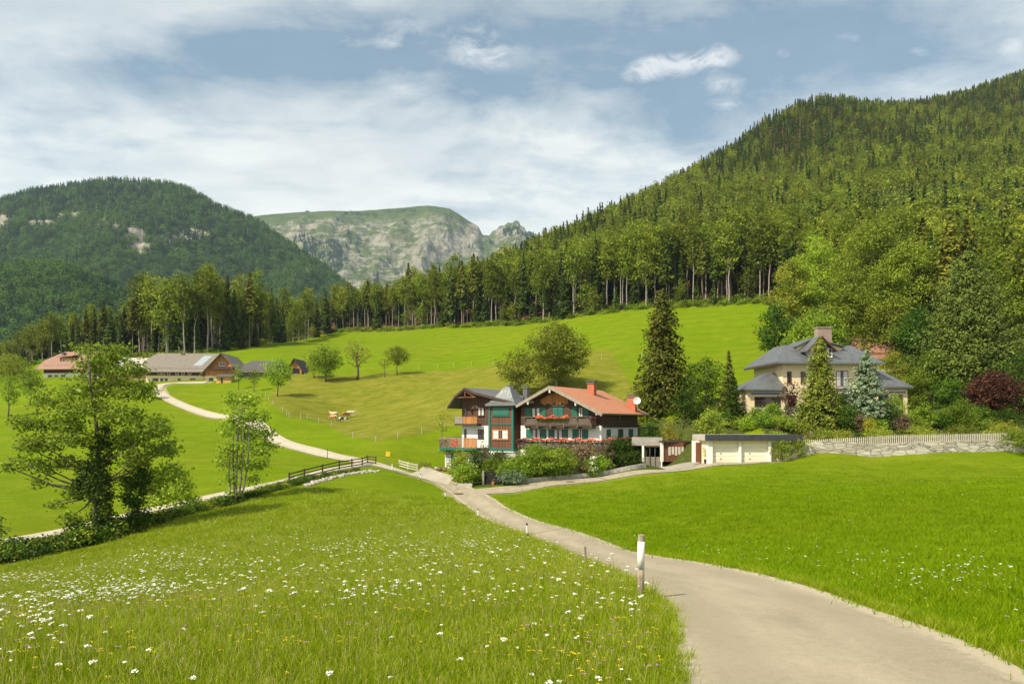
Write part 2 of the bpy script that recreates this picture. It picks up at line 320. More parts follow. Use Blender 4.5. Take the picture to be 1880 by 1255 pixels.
# ------------------------------------------------------------------ foliage generators
def cards(C,Nn,size,rng,asp=.6):
    """diamond leaves centred on C with normals Nn; size (n,) length"""
    k=len(C); r=rng.normal(size=(k,3)); Nn=Nn/(np.linalg.norm(Nn,axis=1,keepdims=True)+1e-9)
    a=np.cross(Nn,r); a/= (np.linalg.norm(a,axis=1,keepdims=True)+1e-9); b=np.cross(Nn,a)
    s=(size*.5)[:,None]; fold=Nn*s*.25
    V=np.stack([C-a*s,C+b*s*asp-fold,C+a*s,C-b*s*asp-fold],1).reshape(-1,3)
    return V,np.arange(4*k).reshape(k,4)
def blob_leaves(rng,blobs,dens,size,shell=.55,down=0.0):
    """blobs: (x,y,z,rx,ry,rz); leaves clustered in small sprays on and inside every blob"""
    Vs=[];Fs=[];o=0
    for (x,y,z,rx,ry,rz) in blobs:
        ar=((rx*ry)**1.6+(rx*rz)**1.6+(ry*rz)**1.6)/3; ar=4*math.pi*ar**(1/1.6)
        k=max(20,int(ar*dens)); ns=max(4,k//9)
        d=rng.normal(size=(ns,3)); d/=np.linalg.norm(d,axis=1,keepdims=True); d[:,2]=np.where(d[:,2]<-.35,d[:,2]*.5,d[:,2])
        rad=shell+(1.08-shell)*rng.random(ns)**.6+rng.normal(size=ns)*.06
        sc=d*rad[:,None]*[rx,ry,rz]+[x,y,z]
        idx=rng.integers(0,ns,k); spr=size*1.9
        C=sc[idx]+rng.normal(size=(k,3))*spr*[.6,.6,.42]; C[:,2]-=down*rng.random(k)
        Nn=d[idx]*.7+rng.normal(size=(k,3))*.55+[0,0,.45]
        V,Fq=cards(C,Nn,size*rng.uniform(.6,1.4,k),rng); Vs.append(V);Fs.append(Fq+o);o+=len(V)
    return np.concatenate(Vs),np.concatenate(Fs)
def auto_blobs(rng,H,W_,base=.22,n=16,taper=.0,k=.30):
    """blobs filling an uneven egg from base*H to H of width W_"""
    out=[]; z0=H*base; hh=(H-z0)/2; zc=z0+hh
    out.append((0,0,zc,W_*.27,W_*.27,hh*.68))
    for i in range(n):
        t=(i+.5)/n; ph=i*2.4+rng.uniform(-.5,.5); cz=-1+2*t; w=math.sqrt(max(0,1-cz*cz))*(1-taper*(cz+1)/2)
        r=W_*k*rng.uniform(.6,1.05)*(1-.25*abs(cz)); R=max(0,W_*.5*w*rng.uniform(.85,1.12)-r*.7)
        out.append((R*math.cos(ph),R*math.sin(ph),zc+cz*(hh-r*.6),r,r,r*rng.uniform(.6,.85)))
    return out
def limbs(mb,rng,blobs,H,r0,fork=.3,lean=(0,0),seg=7,every=1):
    """trunk plus limbs reaching for the blobs"""
    top=max(b[2] for b in blobs); cx=np.mean([b[0] for b in blobs]);cy_=np.mean([b[1] for b in blobs])
    pts=[];N=7
    for i in range(N+1):
        t=i/N; pts.append((lean[0]*t*t+cx*t*t*.6+rng.normal()*r0*.35*(t>0),lean[1]*t*t+cy_*t*t*.6+rng.normal()*r0*.35*(t>0),-.3+(top+.3)*t*.93))
    mb.tube(pts,[r0*1.35 if i==0 else r0*(1-.86*i/N) for i in range(N+1)],seg)
    for b in blobs[::every]:
        zf=max(H*fork,min(b[2]-abs(b[0]-cx)*.42-abs(b[1])*.35-.2*b[5],top*.8)); t=min(.95,(zf+.3)/(top*.93+.3)); p0=Vector(np.array([np.interp(t*N,range(N+1),[p[j] for p in pts]) for j in range(3)])); p1=Vector(b[:3]); mid=(p0*.5+p1*.5)+Vector((rng.normal()*.1,rng.normal()*.1,-.06*(p1-p0).length))
        rr=r0*max(.12,.42*(1-t)); mb.tube([p0,mid,p1,p1+(p1-mid)*.5],[rr,rr*.7,rr*.4,rr*.12],5,False)
def conifer_np(rng,H,W_,base=.12,levels=26,per=9,size=.5,droop=.35,fill=7,spread=1.0,round_=0,ragged=.25):
    Cs=[];Ns=[];Sz=[]
    for i in range(levels):
        t=(i+rng.uniform(-.3,.3))/levels; t=min(max(t,0),1); z=H*(base+(1-base)*t)
        L=W_*.5*((1-t)**(.75-round_*.35))*(min(1,(t+.06)/.14)**.5)
        for j in range(max(3,int(per*(1-.5*t)))):
            l=L*rng.uniform(1-ragged*1.6,1.0+ragged*.4); ph=rng.uniform(0,2*math.pi); dx,dy=math.cos(ph),math.sin(ph)
            m=max(3,int(fill*(l/(W_*.5)+.35)))
            s=(np.arange(m)+rng.random(m))/m; s=s**.8
            x=dx*l*s;y=dy*l*s; zz=z-droop*l*s**1.3+ .12*l*s*s
            wv=rng.normal(size=m)*l*.14*spread*(1-.4*s)
            C=np.stack([x-dy*wv,y+dx*wv,zz+rng.normal(size=m)*size*.25-np.abs(wv)*.3],1); Cs.append(C)
            Nn=rng.normal(size=(m,3))*.45+np.array([dx*.55,dy*.55,.65]); Ns.append(Nn); Sz.append(size*rng.uniform(.7,1.5,m)*(1-.25*t))
    C=np.concatenate(Cs);Nn=np.concatenate(Ns);S=np.concatenate(Sz)
    return cards(C,Nn,S,rng,.55)
def trunk_mb(H,r,rng,top=.96,seg=7):
    mb=MB(); N=6; mb.tube([(rng.normal()*r*.25*(i>0),rng.normal()*r*.25*(i>0),-.5+(H*top+.5)*i/N) for i in range(N+1)],[r*1.15]+[r*(1-.9*i/N) for i in range(1,N+1)],seg); return mb
def gpt(px,Y): X=(px-CX)/F*Y; return Vector((X,Y,float(hgt(X,Y)[0])))
def hit(px,py,ymin=3): return Vector(ray(px,py,ymin))
def zat(py,Y): return (HY-py)/F*Y
SCAT=None
def scatter(name,P,rz,sc,idx,sources,kind='stuff',tilt=None):
    """stuff: one object that scatters the source meshes over its points"""
    me=bpy.data.meshes.new(name); P=np.ascontiguousarray(P,np.float32); me.vertices.add(len(P)); me.vertices.foreach_set('co',P.ravel())
    rot=np.zeros((len(P),3),np.float32); rot[:,2]=rz
    if tilt is not None: rot[:,:2]=tilt
    sc=np.asarray(sc,np.float32); sc=np.repeat(sc[:,None],3,1) if sc.ndim==1 else sc
    for nm,ty,dat,fld in (('rot','FLOAT_VECTOR',rot.ravel(),'vector'),('scl','FLOAT_VECTOR',np.ascontiguousarray(sc).ravel(),'vector'),('idx','INT',np.ascontiguousarray(idx,np.int32),'value')):
        a=me.attributes.new(nm,ty,'POINT'); a.data.foreach_set(fld,dat)
    o=link(name,me); o['kind']=kind
    c=bpy.data.collections.new(name+'_sources')
    for i,s in enumerate(sources): s.name='src_%s_%02d'%(name,i); c.objects.link(s)
    ng=bpy.data.node_groups.new(name+'_scatter','GeometryNodeTree'); ng.interface.new_socket('Geometry',in_out='INPUT',socket_type='NodeSocketGeometry'); ng.interface.new_socket('Geometry',in_out='OUTPUT',socket_type='NodeSocketGeometry')
    N=ng.nodes.new; L=ng.links.new; gi=N('NodeGroupInput');go=N('NodeGroupOutput'); ci=N('GeometryNodeCollectionInfo'); ci.inputs['Collection'].default_value=c; ci.inputs['Separate Children'].default_value=True; ci.inputs['Reset Children'].default_value=True
    ip=N('GeometryNodeInstanceOnPoints'); ip.inputs['Pick Instance'].default_value=True
    def at(nm,t): a=N('GeometryNodeInputNamedAttribute'); a.data_type=t; a.inputs['Name'].default_value=nm; return a.outputs[0]
    L(gi.outputs[0],ip.inputs['Points']); L(ci.outputs[0],ip.inputs['Instance']); L(at('idx','INT'),ip.inputs['Instance Index']); L(at('scl','FLOAT_VECTOR'),ip.inputs['Scale'])
    er=N('FunctionNodeEulerToRotation'); L(at('rot','FLOAT_VECTOR'),er.inputs[0]); L(er.outputs[0],ip.inputs['Rotation'])
    L(ip.outputs[0],go.inputs[0]); md=o.modifiers.new('scatter','NODES'); md.node_group=ng
    return o
def src(me,mats):
    o=bpy.data.objects.new('src',me)
    for m in mats: me.materials.append(m)
    return o
def join_np(parts):
    """parts: list of (V,F4,mat_index) -> mesh with material indices"""
    Vs=[];Fs=[];mi=[];o=0
    for V,Fq,k in parts: Vs.append(V);Fs.append(np.asarray(Fq)+o);mi+= [k]*len(Fq);o+=len(V)
    me=mesh_np('src',np.concatenate(Vs),np.concatenate(Fs)); me.polygons.foreach_set('material_index',np.array(mi,np.int32)); return me
def mb_np(mb):
    return np.array(mb.v),np.array([f if len(f)==4 else (f+(f[-1],))[:4] for f in mb.f if len(f)<=4])

# ------------------------------------------------------------------ ground sheet with its masks
def pip(X,Y,poly):
    r=np.zeros(len(X),bool); k=len(poly)
    for i in range(k):
        x0,y0=poly[i];x1,y1=poly[(i+1)%k]
        if y0==y1: continue
        c=((y0>Y)!=(y1>Y))&(X<(x1-x0)*(Y-y0)/(y1-y0)+x0); r^=c
    return r
def polyd(X,Y,pl,closed=False):
    d=np.full(len(X),1e9)
    for (x0,y0),(x1,y1) in zip(pl[:-1],pl[1:]):
        dx,dy=x1-x0,y1-y0; t=np.clip(((X-x0)*dx+(Y-y0)*dy)/(dx*dx+dy*dy+1e-9),0,1); d=np.minimum(d,np.hypot(X-x0-t*dx,Y-y0-t*dy))
    return d
def xy(L,ymin=3): return [tuple(hit(px,py,ymin)[:2]) for px,py in L]
def spline(pts,k=14):
    P=np.array(pts,float); P=np.vstack([2*P[0]-P[1],P,2*P[-1]-P[-2]]); out=[]
    for i in range(1,len(P)-2):
        for j in range(k):
            t=j/k; out.append(.5*((2*P[i])+(-P[i-1]+P[i+1])*t+(2*P[i-1]-5*P[i]+4*P[i+1]-P[i+2])*t*t+(-P[i-1]+3*P[i]-3*P[i+1]+P[i+2])*t**3))
    out.append(P[-2]); return np.array(out)
# main road from its two edges, then the branch along the garages
LE=[(.35,3.2),(1.37,6.5),(2.08,10.2),(2.3,12.9),(2.40,18.2),(2.08,27.5),(.75,39.7),(-1.9,58.0),(-4.6,72.0),(-7.4,82.0),(-10.6,90.4),(-15.4,96.0)]
RE=[(3.9,3.0),(4.86,7.3),(5.12,10.0),(5.38,13.6),(5.43,20.0),(5.05,27.0),(3.75,39.5),(1.0,60.5),(-.9,70.2),(-2.3,77.5),(-5.2,85.5),(-8.8,94.0),(-14.2,99.6)]
FR=[(600,835),(500,803),(400,765),(300,727),(291,709),(320,703.5),(380,702)]     # farm road centre beyond the junction
farm=[(-14.8,97.8),(-19.0,103.0)]+[xy([p],90)[0] for p in FR]
track=[xy([p],30)[0] for p in [(-200,1035),(0,998),(150,968),(250,942),(400,910),(540,881),(620,861),(665,853)]]+[(-21.0,105.5)]
branch=[(-5.5,79.5),(-2.0,82.0),(3.0,84.6),(9.0,87.0),(15.5,87.2),(22,86.6),(30,87.2)]
def ribbon(c,w,k=14,cross=6):
    c=spline(c,k) if k else np.array(c); t=np.gradient(c,axis=0); t/=np.linalg.norm(t,axis=1,keepdims=True); nn=np.stack([-t[:,1],t[:,0]],1)
    return np.stack([c+nn*w*(j/cross-.5) for j in range(cross+1)],1)
def two(a,b,cross=8,N=240):
    def rs(p):
        p=spline(p,16); s=np.r_[0,np.cumsum(np.hypot(*np.diff(p,axis=0).T))]; q=np.linspace(0,1,N)*s[-1]; return np.stack([np.interp(q,s,p[:,0]),np.interp(q,s,p[:,1])],1)
    a=rs(a);b=rs(b); return np.stack([a+(b-a)*j/cross for j in range(cross+1)],1)
def bumps(X,Y):
    """natural unevenness, kept off the near ground"""
    rr=np.clip((Y-20)/120,0,1)
    return rr*(.25*np.sin(X*.11+1.3*np.sin(Y*.07))*np.cos(Y*.13+.7*np.sin(X*.05))+.10*np.sin(X*.37+Y*.21)*np.sin(Y*.33-X*.11)+.05*np.sin(X*.9-Y*.5+2*np.sin(X*.2)))
forest_px=[(-900,330),(0,322),(100,302),(230,282),(300,272),(430,290),(500,333),(600,407),(700,373),(800,348),(900,322),(1000,303),(1150,287),(1300,273),(1400,263),(1450,238),(1500,205),(1560,178),(1650,160),(1750,138),(1880,128),(2300,130)]
FP=np.array(forest_px,float)
def yfoot(X,Y): return np.interp(X/Y*F+CX,FP[:,0],FP[:,1])
past=[xy([p],90)[0] for p in [(493,735),(519,755),(531,765),(564,769),(585,775),(608,783),(648,803),(690,812),(730,806),(774,798),(816,787)]]+[(-8,138),(5,132),(14,128)]+[gpt(p,Y)[:2] for p,Y in [(1180,140),(1150,165),(1120,205),(1000,212),(850,222),(740,224),(600,222),(540,224),(500,200)]]
def roadd(X,Y):
    d=np.full(len(X),1e9); near=(Y<240)
    if near.any():
        c=[(a[0]*.5+b[0]*.5,a[1]*.5+b[1]*.5) for a,b in zip(LE,RE)]; x,y=X[near],Y[near]
        d[near]=np.minimum(np.minimum(polyd(x,y,c)-1.6,polyd(x,y,farm)-1.5),np.minimum(polyd(x,y,track)-1.3,polyd(x,y,branch)-1.8))
    return d
def gh(X,Y,rd=None):
    X=np.atleast_1d(np.asarray(X,float));Y=np.atleast_1d(np.asarray(Y,float)); rd=roadd(X,Y) if rd is None else rd
    return hgt(X,Y)+bumps(X,Y)*np.clip((rd-2)/8,0,1)
NR,NC=900,720
D=np.exp(np.linspace(math.log(1.6),math.log(1500),NR)); U_=np.linspace(-1.25,1.25,NC); DD,UU=np.meshgrid(D,U_,indexing='ij'); GX=(UU*DD).ravel(); GY=(DD-D0).ravel()
rd=roadd(GX,GY); GZ=gh(GX,GY,rd)
I=(np.arange(NR-1)[:,None]*NC+np.arange(NC-1)).ravel(); me=mesh_np('ground',np.stack([GX,GY,GZ],1),np.stack([I,I+1,I+NC+1,I+NC],1))
fo=np.clip((GY-yfoot(GX,np.maximum(GY,1))+2)/5,0,1)*(GY>90)
pa=np.zeros(len(GX)); s_=(GY>100)&(GY<260); inside=pip(GX[s_],GY[s_],past); pd=polyd(GX[s_],GY[s_],past+[past[0]]); pa[s_]=np.clip(.5+np.where(inside,pd,-pd)/1.0,0,1)
ri=np.clip(.5+(GX-np.interp(GY,[3,20,40,60,75,80,85,90],[4,4,2.2,-.5,-3,-2,4,12]))/1.5,0,1)*(GY<92)
so_=np.zeros(len(GX)); gp=[(31.5,88.5),(33,100),(31,105),(33,130),(60,135),(110,130),(110,90),(60,89)]; s_=(GY>80)&(GY<140); so_[s_]=pip(GX[s_],GY[s_],gp)
hg=[(-9.5,87.5),(-4,84.5),(4,88),(16,90),(24,91),(30,92),(31,105),(20,118),(-9,104)]; so_[s_]=np.maximum(so_[s_],pip(GX[s_],GY[s_],hg))
ve=np.clip(1-(rd)/.9,0,1)
for nm,cols in (('mask',(fo,pa,ri)),('mask2',(so_,ve,np.zeros(len(GX))))):
    a=me.attributes.new(nm,'FLOAT_COLOR','POINT'); d=np.ones((len(GX),4),np.float32)
    for i,c in enumerate(cols): d[:,i]=c
    a.data.foreach_set('color',d.ravel())
m,n,b,o=newmat('meadow_ground'); t=n('ShaderNodeTexCoord'); P_=(t,'Object')
a1=n('ShaderNodeAttribute',attribute_name='mask'); a2=n('ShaderNodeAttribute',attribute_name='mask2'); s1=n('ShaderNodeSeparateXYZ',{0:(a1,1)}); s2=n('ShaderNodeSeparateXYZ',{0:(a2,1)})
mpz=n('ShaderNodeMapping',{'Vector':P_,'Scale':(1,1,.4)})
big=n.noise(mpz,.035,4,.6); mid=n.noise(mpz,.28,5,.65); fin=n.noise(mpz,2.2,6,.75); vf=n.noise(mpz,14,4,.75)
k=n.math('ADD',n.math('MULTIPLY',(mid,0),.45),n.math('MULTIPLY',(fin,0),.55))
mead=n.ramp(k,[(.30,(.082,.140,.001)),(.5,(.120,.188,.002)),(.70,(.175,.245,.006))])
wild=n.ramp(k,[(.30,(.10,.132,.004)),(.5,(.155,.185,.008)),(.72,(.24,.25,.025))])
mead=n.mix(n('ShaderNodeMapRange',{0:(big,0),1:.42,2:.62,3:0.,4:.55}),(mead,0),(wild,0))
dk=n('ShaderNodeSeparateXYZ',{0:P_}); ln=n('ShaderNodeTexWave',{'Vector':n('ShaderNodeMapping',{'Vector':P_,'Rotation':(0,0,R_(12)),'Scale':(1,1,0)}),'Scale':.035,'Distortion':3.0,'Detail':2.0},bands_direction='Y')
mead=n.mix(n.math('MULTIPLY',(ln,1),.16),mead,(.22,.27,.02))
leftw=n.math('MULTIPLY',n.math('SUBTRACT',1.0,(s1,2)),n('ShaderNodeMapRange',{0:(dk,1),1:75.0,2:55.0}))
mead=n.mix(n.math('MULTIPLY',leftw,.75),mead,(wild,0))
strk=n.noise(n('ShaderNodeMapping',{'Vector':P_,'Scale':(.28,1.5,2.0),'Rotation':(0,0,R_(-8))}),.75,6,.7,.5)
past_=n.ramp(n.math('ADD',n.math('MULTIPLY',(mid,0),.35),n.math('ADD',n.math('MULTIPLY',(fin,0),.25),n.math('MULTIPLY',(strk,0),.4))),[(.36,(.095,.120,.008)),(.48,(.145,.160,.014)),(.57,(.21,.20,.03)),(.68,(.28,.245,.06))])
mead=n.mix(n('ShaderNodeMapRange',{0:(strk,0),1:.44,2:.60,3:0.,4:.38}),mead,(.10,.15,.004))
gc=n.mix((s1,1),mead,(past_,0))
flo=n.ramp((fin,0),[(.35,(.05,.032,.015)),(.6,(.12,.068,.032)),(.75,(.08,.09,.018))])
gc=n.mix((s1,0),gc,(flo,0))
soil=n.ramp((fin,0),[(.35,(.04,.05,.012)),(.6,(.08,.10,.02)),(.8,(.16,.13,.08))]); gc=n.mix((s2,0),gc,(soil,0))
vr=n.ramp(n.math('ADD',n.math('MULTIPLY',(s2,1),1.0),n.math('MULTIPLY',n.math('SUBTRACT',(fin,0),.5),1.2)),[(.55,0.0),(.8,1.0)])
gc=n.mix(n.math('MULTIPLY',(vr,0),.7),gc,(.36,.31,.20))
n.l.new(gc.outputs[2],b.inputs['Base Color']); b.inputs['Roughness'].default_value=.9; b.inputs['Specular IOR Level'].default_value=.03
hb=n.math('ADD',n.math('MULTIPLY',(fin,0),.6),n.math('MULTIPLY',(vf,0),.25)); bump(n,b,hb,.85,.35)
M['ground']=m
tag(link('ground',me,m,smooth=True),kind='structure')
# ------------------------------------------------------------------ roads
def sheet(name,G,mat,lift,label=None):
    A,B,_=G.shape; X=G[:,:,0].ravel();Y=G[:,:,1].ravel(); Z=gh(X,Y)+lift+.0006*Y
    e=np.zeros((A,B)); e[:,0]=1;e[:,-1]=1; e=e.ravel()
    Z-=e*.0
    I=(np.arange(A-1)[:,None]*B+np.arange(B-1)).ravel(); me=mesh_np(name,np.stack([X,Y,Z],1),np.stack([I,I+1,I+B+1,I+B],1))
    a=me.attributes.new('cross','FLOAT','POINT'); a.data.foreach_set('value',np.tile(np.linspace(0,1,B),A).astype(np.float32))
    o=link(name,me,mat,smooth=True); o['kind']='structure'; return o
def roadmat(name,c,edge):
    m,n,b,o=newmat(name); t=n('ShaderNodeTexCoord'); P_=(t,'Object'); cr=n('ShaderNodeAttribute',attribute_name='cross')
    f=n.noise(P_,48,5,.85); g=n.noise(P_,9,5,.6); h=n.noise(n('ShaderNodeMapping',{'Vector':P_,'Scale':(1,.25,1)}),1.3,5,.6)
    x=n.math('MULTIPLY',n.math('ABSOLUTE',n.math('SUBTRACT',(cr,2),.5)),2.0)
    k=n.math('ADD',n.math('ADD',n.math('MULTIPLY',(f,0),.55),n.math('MULTIPLY',(g,0),.15)),n.math('MULTIPLY',(h,0),.30))
    r=n.ramp(k,[(.36,tuple(v*.62 for v in c)),(.5,c),(.62,tuple(v*1.25 for v in c))])
    wh=n.ramp(x,[(.28,0.0),(.48,1.0),(.70,1.0),(.86,0.0)]); r2=n.mix(n.math('MULTIPLY',(wh,0),n.math('MULTIPLY',(h,0),.50)),(r,0),tuple(v*.62 for v in c))
    ed=n.ramp(n.math('ADD',x,n.math('MULTIPLY',n.math('SUBTRACT',(g,0),.5),.22)),[(.82,0.0),(.90,1.0)])
    r3=n.mix(n.math('MULTIPLY',(ed,0),.85),r2,n.mix((f,0),tuple(v*.75 for v in edge),tuple(v*1.25 for v in edge)))
    ck=n('ShaderNodeTexVoronoi',{'Vector':n.mix(.25,P_,(h,1)),'Scale':.55},feature='DISTANCE_TO_EDGE'); cr_=n.ramp((ck,0),[(.0,1.0),(.006,0.0)])
    r4=n.mix(n.math('MULTIPLY',(cr_,0),.35),r3,(.10,.09,.075))
    n.l.new(r4.outputs[2],b.inputs['Base Color']); b.inputs['Roughness'].default_value=.88; b.inputs['Specular IOR Level'].default_value=.2
    bump(n,b,n.math('ADD',(f,0),n.math('MULTIPLY',(ed,0),(f,0))),.5,.01); return m
M['road']=roadmat('worn_asphalt',(.312,.268,.190),(.40,.35,.25)); M['lane']=roadmat('pale_gravelled_lane',(.42,.375,.29),(.42,.36,.25)); M['yard']=roadmat('paved_yard',(.30,.28,.235),(.32,.30,.25))
main=two(LE,RE); sheet('road',main,M['road'],.012)
sheet('farm_road',ribbon(farm,3.1),M['lane'],.020); sheet('track',ribbon(track,2.5),M['lane'],.028); sheet('side_road',ribbon(branch,3.6),M['road'],.024)
def quadpatch(name,c4,mat,lift,N=16):
    a,b_,c,d=[np.array(p,float) for p in c4]; s=np.linspace(0,1,N+1); G=np.array([[a*(1-u)*(1-v)+b_*u*(1-v)+c*u*v+d*(1-u)*v for u in s] for v in s]); return sheet(name,G,mat,lift)
quadpatch('forecourt',[(-13.5,94.5),(-7.5,86.5),(-7.6,99),(-13,110)],M['lane'],.036)
quadpatch('garage_yard',[(18.6,87.5),(33.3,88.2),(32.5,89.5),(18.4,92.6)],M['yard'],.046)
# ------------------------------------------------------------------ mountains
from mathutils import noise as mno
def fb(x,y,s,o=5): return mno.fractal(Vector((x/s,y/s,3.7)),1.0,2.1,o)
def ridge(x,y,s,o=5): return mno.ridged_multi_fractal(Vector((x/s,y/s,1.3)),1.0,2.1,o,1.0,2.0)
def mountain(name,sky_,Yf,Yr,Yb,foot,prof,amp,gsc,nu,nv,mat,pxr,seed=0,rockf=None):
    S=np.array(sky_,float); pxs=np.linspace(*pxr,nu); T=np.linspace(0,1,nv); tops=np.interp(pxs,S[:,0],S[:,1])
    V=np.zeros((nv,nu,3)); tr=.72
    for i,t in enumerate(T):
        if t<=tr: s=t/tr; Y=Yf+(Yr-Yf)*s; f=np.interp(s,prof[0],prof[1]); py=foot+(tops-foot)*f
        else: s=(t-tr)/(1-tr); Y=Yr+(Yb-Yr)*s; f=1-s*s*1.05; py=foot+(tops-foot)*f
        for j in range(nu):
            X=(pxs[j]-CX)/F*Y; z=(HY-py[j])/F*Y; w=math.sin(math.pi*min(1,t/tr))**.8 if t<=tr else 0
            g=ridge(X+seed,Y*.55,gsc)-1.1; k=fb(X+seed,Y,gsc*.35)
            V[i,j]=(X+30*k*w,Y,z+amp*w*(g*.75+k*.45+.16*fb(X+seed,Y,gsc*.09,3))+amp*.05*k)
    Q=V.reshape(-1,3); rk_=np.clip(rockf(Q[:,0]/Q[:,1]*F+CX,HY-Q[:,2]/Q[:,1]*F),0,1) if rockf else np.zeros(len(Q))
    I=(np.arange(nv-1)[:,None]*nu+np.arange(nu-1)).ravel(); me=mesh_np(name,V.reshape(-1,3),np.stack([I,I+1,I+nu+1,I+nu],1))
    at_=me.attributes.new('rock','FLOAT','POINT'); at_.data.foreach_set('value',rk_.astype(np.float32))
    o=link(name,me,mat,smooth=True); o['kind']='structure'; return V
def rockmat(name,gr,rk,lo,hi,nsc,hz=None,wz=1.0):
    m,n,b,o=newmat(name); g=n('ShaderNodeNewGeometry'); t=n('ShaderNodeTexCoord'); P_=(t,'Object')
    s=n('ShaderNodeSeparateXYZ',{0:(g,'Normal')}); a=n.noise(P_,nsc,8,.68,.4); c=n.noise(n('ShaderNodeMapping',{'Vector':P_,'Rotation':(0,R_(32),0),'Scale':(.6,1,2.6)}),nsc*4,8,.75,.6); d=n.noise(n('ShaderNodeMapping',{'Vector':P_,'Scale':(1,1,.35)}),nsc*7,6,.7)
    k=n.math('ADD',n.math('MULTIPLY',(s,2),wz),n.math('ADD',n.math('MULTIPLY',n.math('SUBTRACT',(a,0),.5),1.1),n.math('MULTIPLY',n.math('SUBTRACT',(c,0),.5),1.7 if wz<1 else .7)))
    f=n.ramp(k,[(lo,0.0),(hi,1.0)])
    if hz:
        pz=n('ShaderNodeSeparateXYZ',{0:P_}); up=n('ShaderNodeMapRange',{0:n.math('ADD',(pz,2),n.math('MULTIPLY',n.math('SUBTRACT',(a,0),.5),260.0)),1:hz[0],2:hz[1]}); f=n.math('MAXIMUM',(f,0),up)
    r=n.ramp((d,0),[(.32,tuple(v*.42 for v in rk)),(.5,rk),(.66,tuple(v*1.4 for v in rk))]); q=n.ramp((c,0),[(.35,tuple(v*.55 for v in gr)),(.6,gr),(.75,tuple(v*1.4 for v in gr))])
    ra=n('ShaderNodeAttribute',attribute_name='rock'); ff_=n.math('MULTIPLY',(f,0) if f.bl_idname!='ShaderNodeMath' else f,n('ShaderNodeMapRange',{0:n.math('ADD',(ra,2),n.math('MULTIPLY',n.math('SUBTRACT',(d,0),.5),1.3)),1:.22,2:.45,3:1.0,4:0.0}))
    mx=n.mix(ff_,(r,0),(q,0)); n.l.new(mx.outputs[2],b.inputs['Base Color']); b.inputs['Roughness'].default_value=.95; b.inputs['Specular IOR Level'].default_value=.05
    bump(n,b,n.math('ADD',(c,0),(d,0)),1.0,14); return m
M['rockL']=rockmat('wooded_rock',(.06,.10,.02),(.34,.31,.25),.25,.36,.004)
def gb(px,py,cx,cy_,rx,ry): return np.exp(-((px-cx)/rx)**2-((py-cy_)/ry)**2)
LR=lambda px,py: .72*gb(px,py,235,430,34,20)+.8*gb(px,py,262,450,18,20)+.9*gb(px,py,350,430,36,8)+.8*gb(px,py,300,438,20,8)+.85*gb(px,py,5,405,12,24)+.5*gb(px,py,70,408,46,9)+.42*gb(px,py,120,395,40,8)+.6*gb(px,py,440,470,16,10)+.6*gb(px,py,200,410,30,10)+.4*gb(px,py,560,500,30,10)
M['rockC']=rockmat('cliff_rock',(.082,.115,.028),(.24,.225,.175),.17,.29,.0030,(1235,1330),.35)
skyL=[(-900,430),(-500,400),(-200,395),(0,372),(60,352),(100,348),(170,337),(220,334),(300,338),(340,347),(400,383),(470,409),(540,455),(600,499),(650,537),(700,580),(760,640),(800,700)]
VL=mountain('mountain',skyL,1250,2300,3300,705,([0,.25,.5,.75,1],[0,.30,.58,.82,1]),75,520,300,240,M['rockL'],(-900,800),0,LR)
skyF=[(-900,500),(-300,480),(0,500),(90,488),(140,500),(200,530),(260,560),(330,590),(400,625),(520,665),(600,690)]
VF=mountain('foothill',skyF,720,1150,1500,715,([0,.25,.5,.75,1],[0,.28,.55,.8,1]),28,260,200,110,M['rockL'],(-900,600),500)
skyC=[(300,420),(440,402),(480,396),(530,391),(560,388),(640,388),(700,385),(740,382),(770,379),(800,379),(825,383),(845,394),(862,406),(878,415),(886,431),(898,433),(904,424),(912,421),(917,415),(927,413),(932,408),(941,409),(946,404),(952,405),(956,413),(963,416),(966,424),(975,424),(985,430),(1040,440),(1100,455),(1300,520)]
VC=mountain('rocky_mountain',skyC,3500,4900,6500,600,([0,.2,.45,.62,.70,.80,1],[0,.22,.52,.66,.80,.90,1.0]),120,520,620,340,M['rockC'],(300,1300),900,lambda px,py: gb(px,py,828,448,42,20)+.7*gb(px,py,700,440,30,12)+.7*gb(px,py,925,425,20,10)+.6*gb(px,py,760,500,40,14)+.8*gb(px,py,870,425,18,14)+.8*gb(px,py,958,412,9,16))
# ------------------------------------------------------------------ forest trees
rng=np.random.default_rng(5)
def beech_src(seed,H,W_,base,dens,size,nb,tr=True,mats=None,taper=.25):
    r=np.random.default_rng(seed); bl=auto_blobs(r,H,W_,base,nb,taper,.27); V,Fq=blob_leaves(r,bl,dens,size); mb=MB()
    N=6; rr=H*.0105; mb.tube([(r.normal()*.12*i,r.normal()*.12*i,-1+(H*.85+1)*i/N) for i in range(N+1)],[rr*1.2]+[rr*(1-.8*i/N) for i in range(1,N+1)],6,False)
    for b in bl[2:7]:
        z=b[2]-H*.12; mb.tube([(0,0,z),(b[0],b[1],b[2])],[rr*.35,rr*.1],4,False)
    return V,Fq,mb
def con_src(seed,H,W_,base,levels,per,size,fill,**k):
    r=np.random.default_rng(seed); V,Fq=conifer_np(r,H,W_,base,levels,per,size,fill=fill,**k); mb=trunk_mb(H,H*.0095,r,seg=6); mb.f=[f for f in mb.f if len(f)==4]; return V,Fq,mb
EB=[('beech',beech_src(s,26+s%3,W_,b,d,.85,14)) for s,W_,b,d in ((1,8.5,.42,2.3),(2,9.5,.30,2.3),(3,7.5,.52,2.4),(4,10,.22,2.2),(5,8,.40,2.0))]
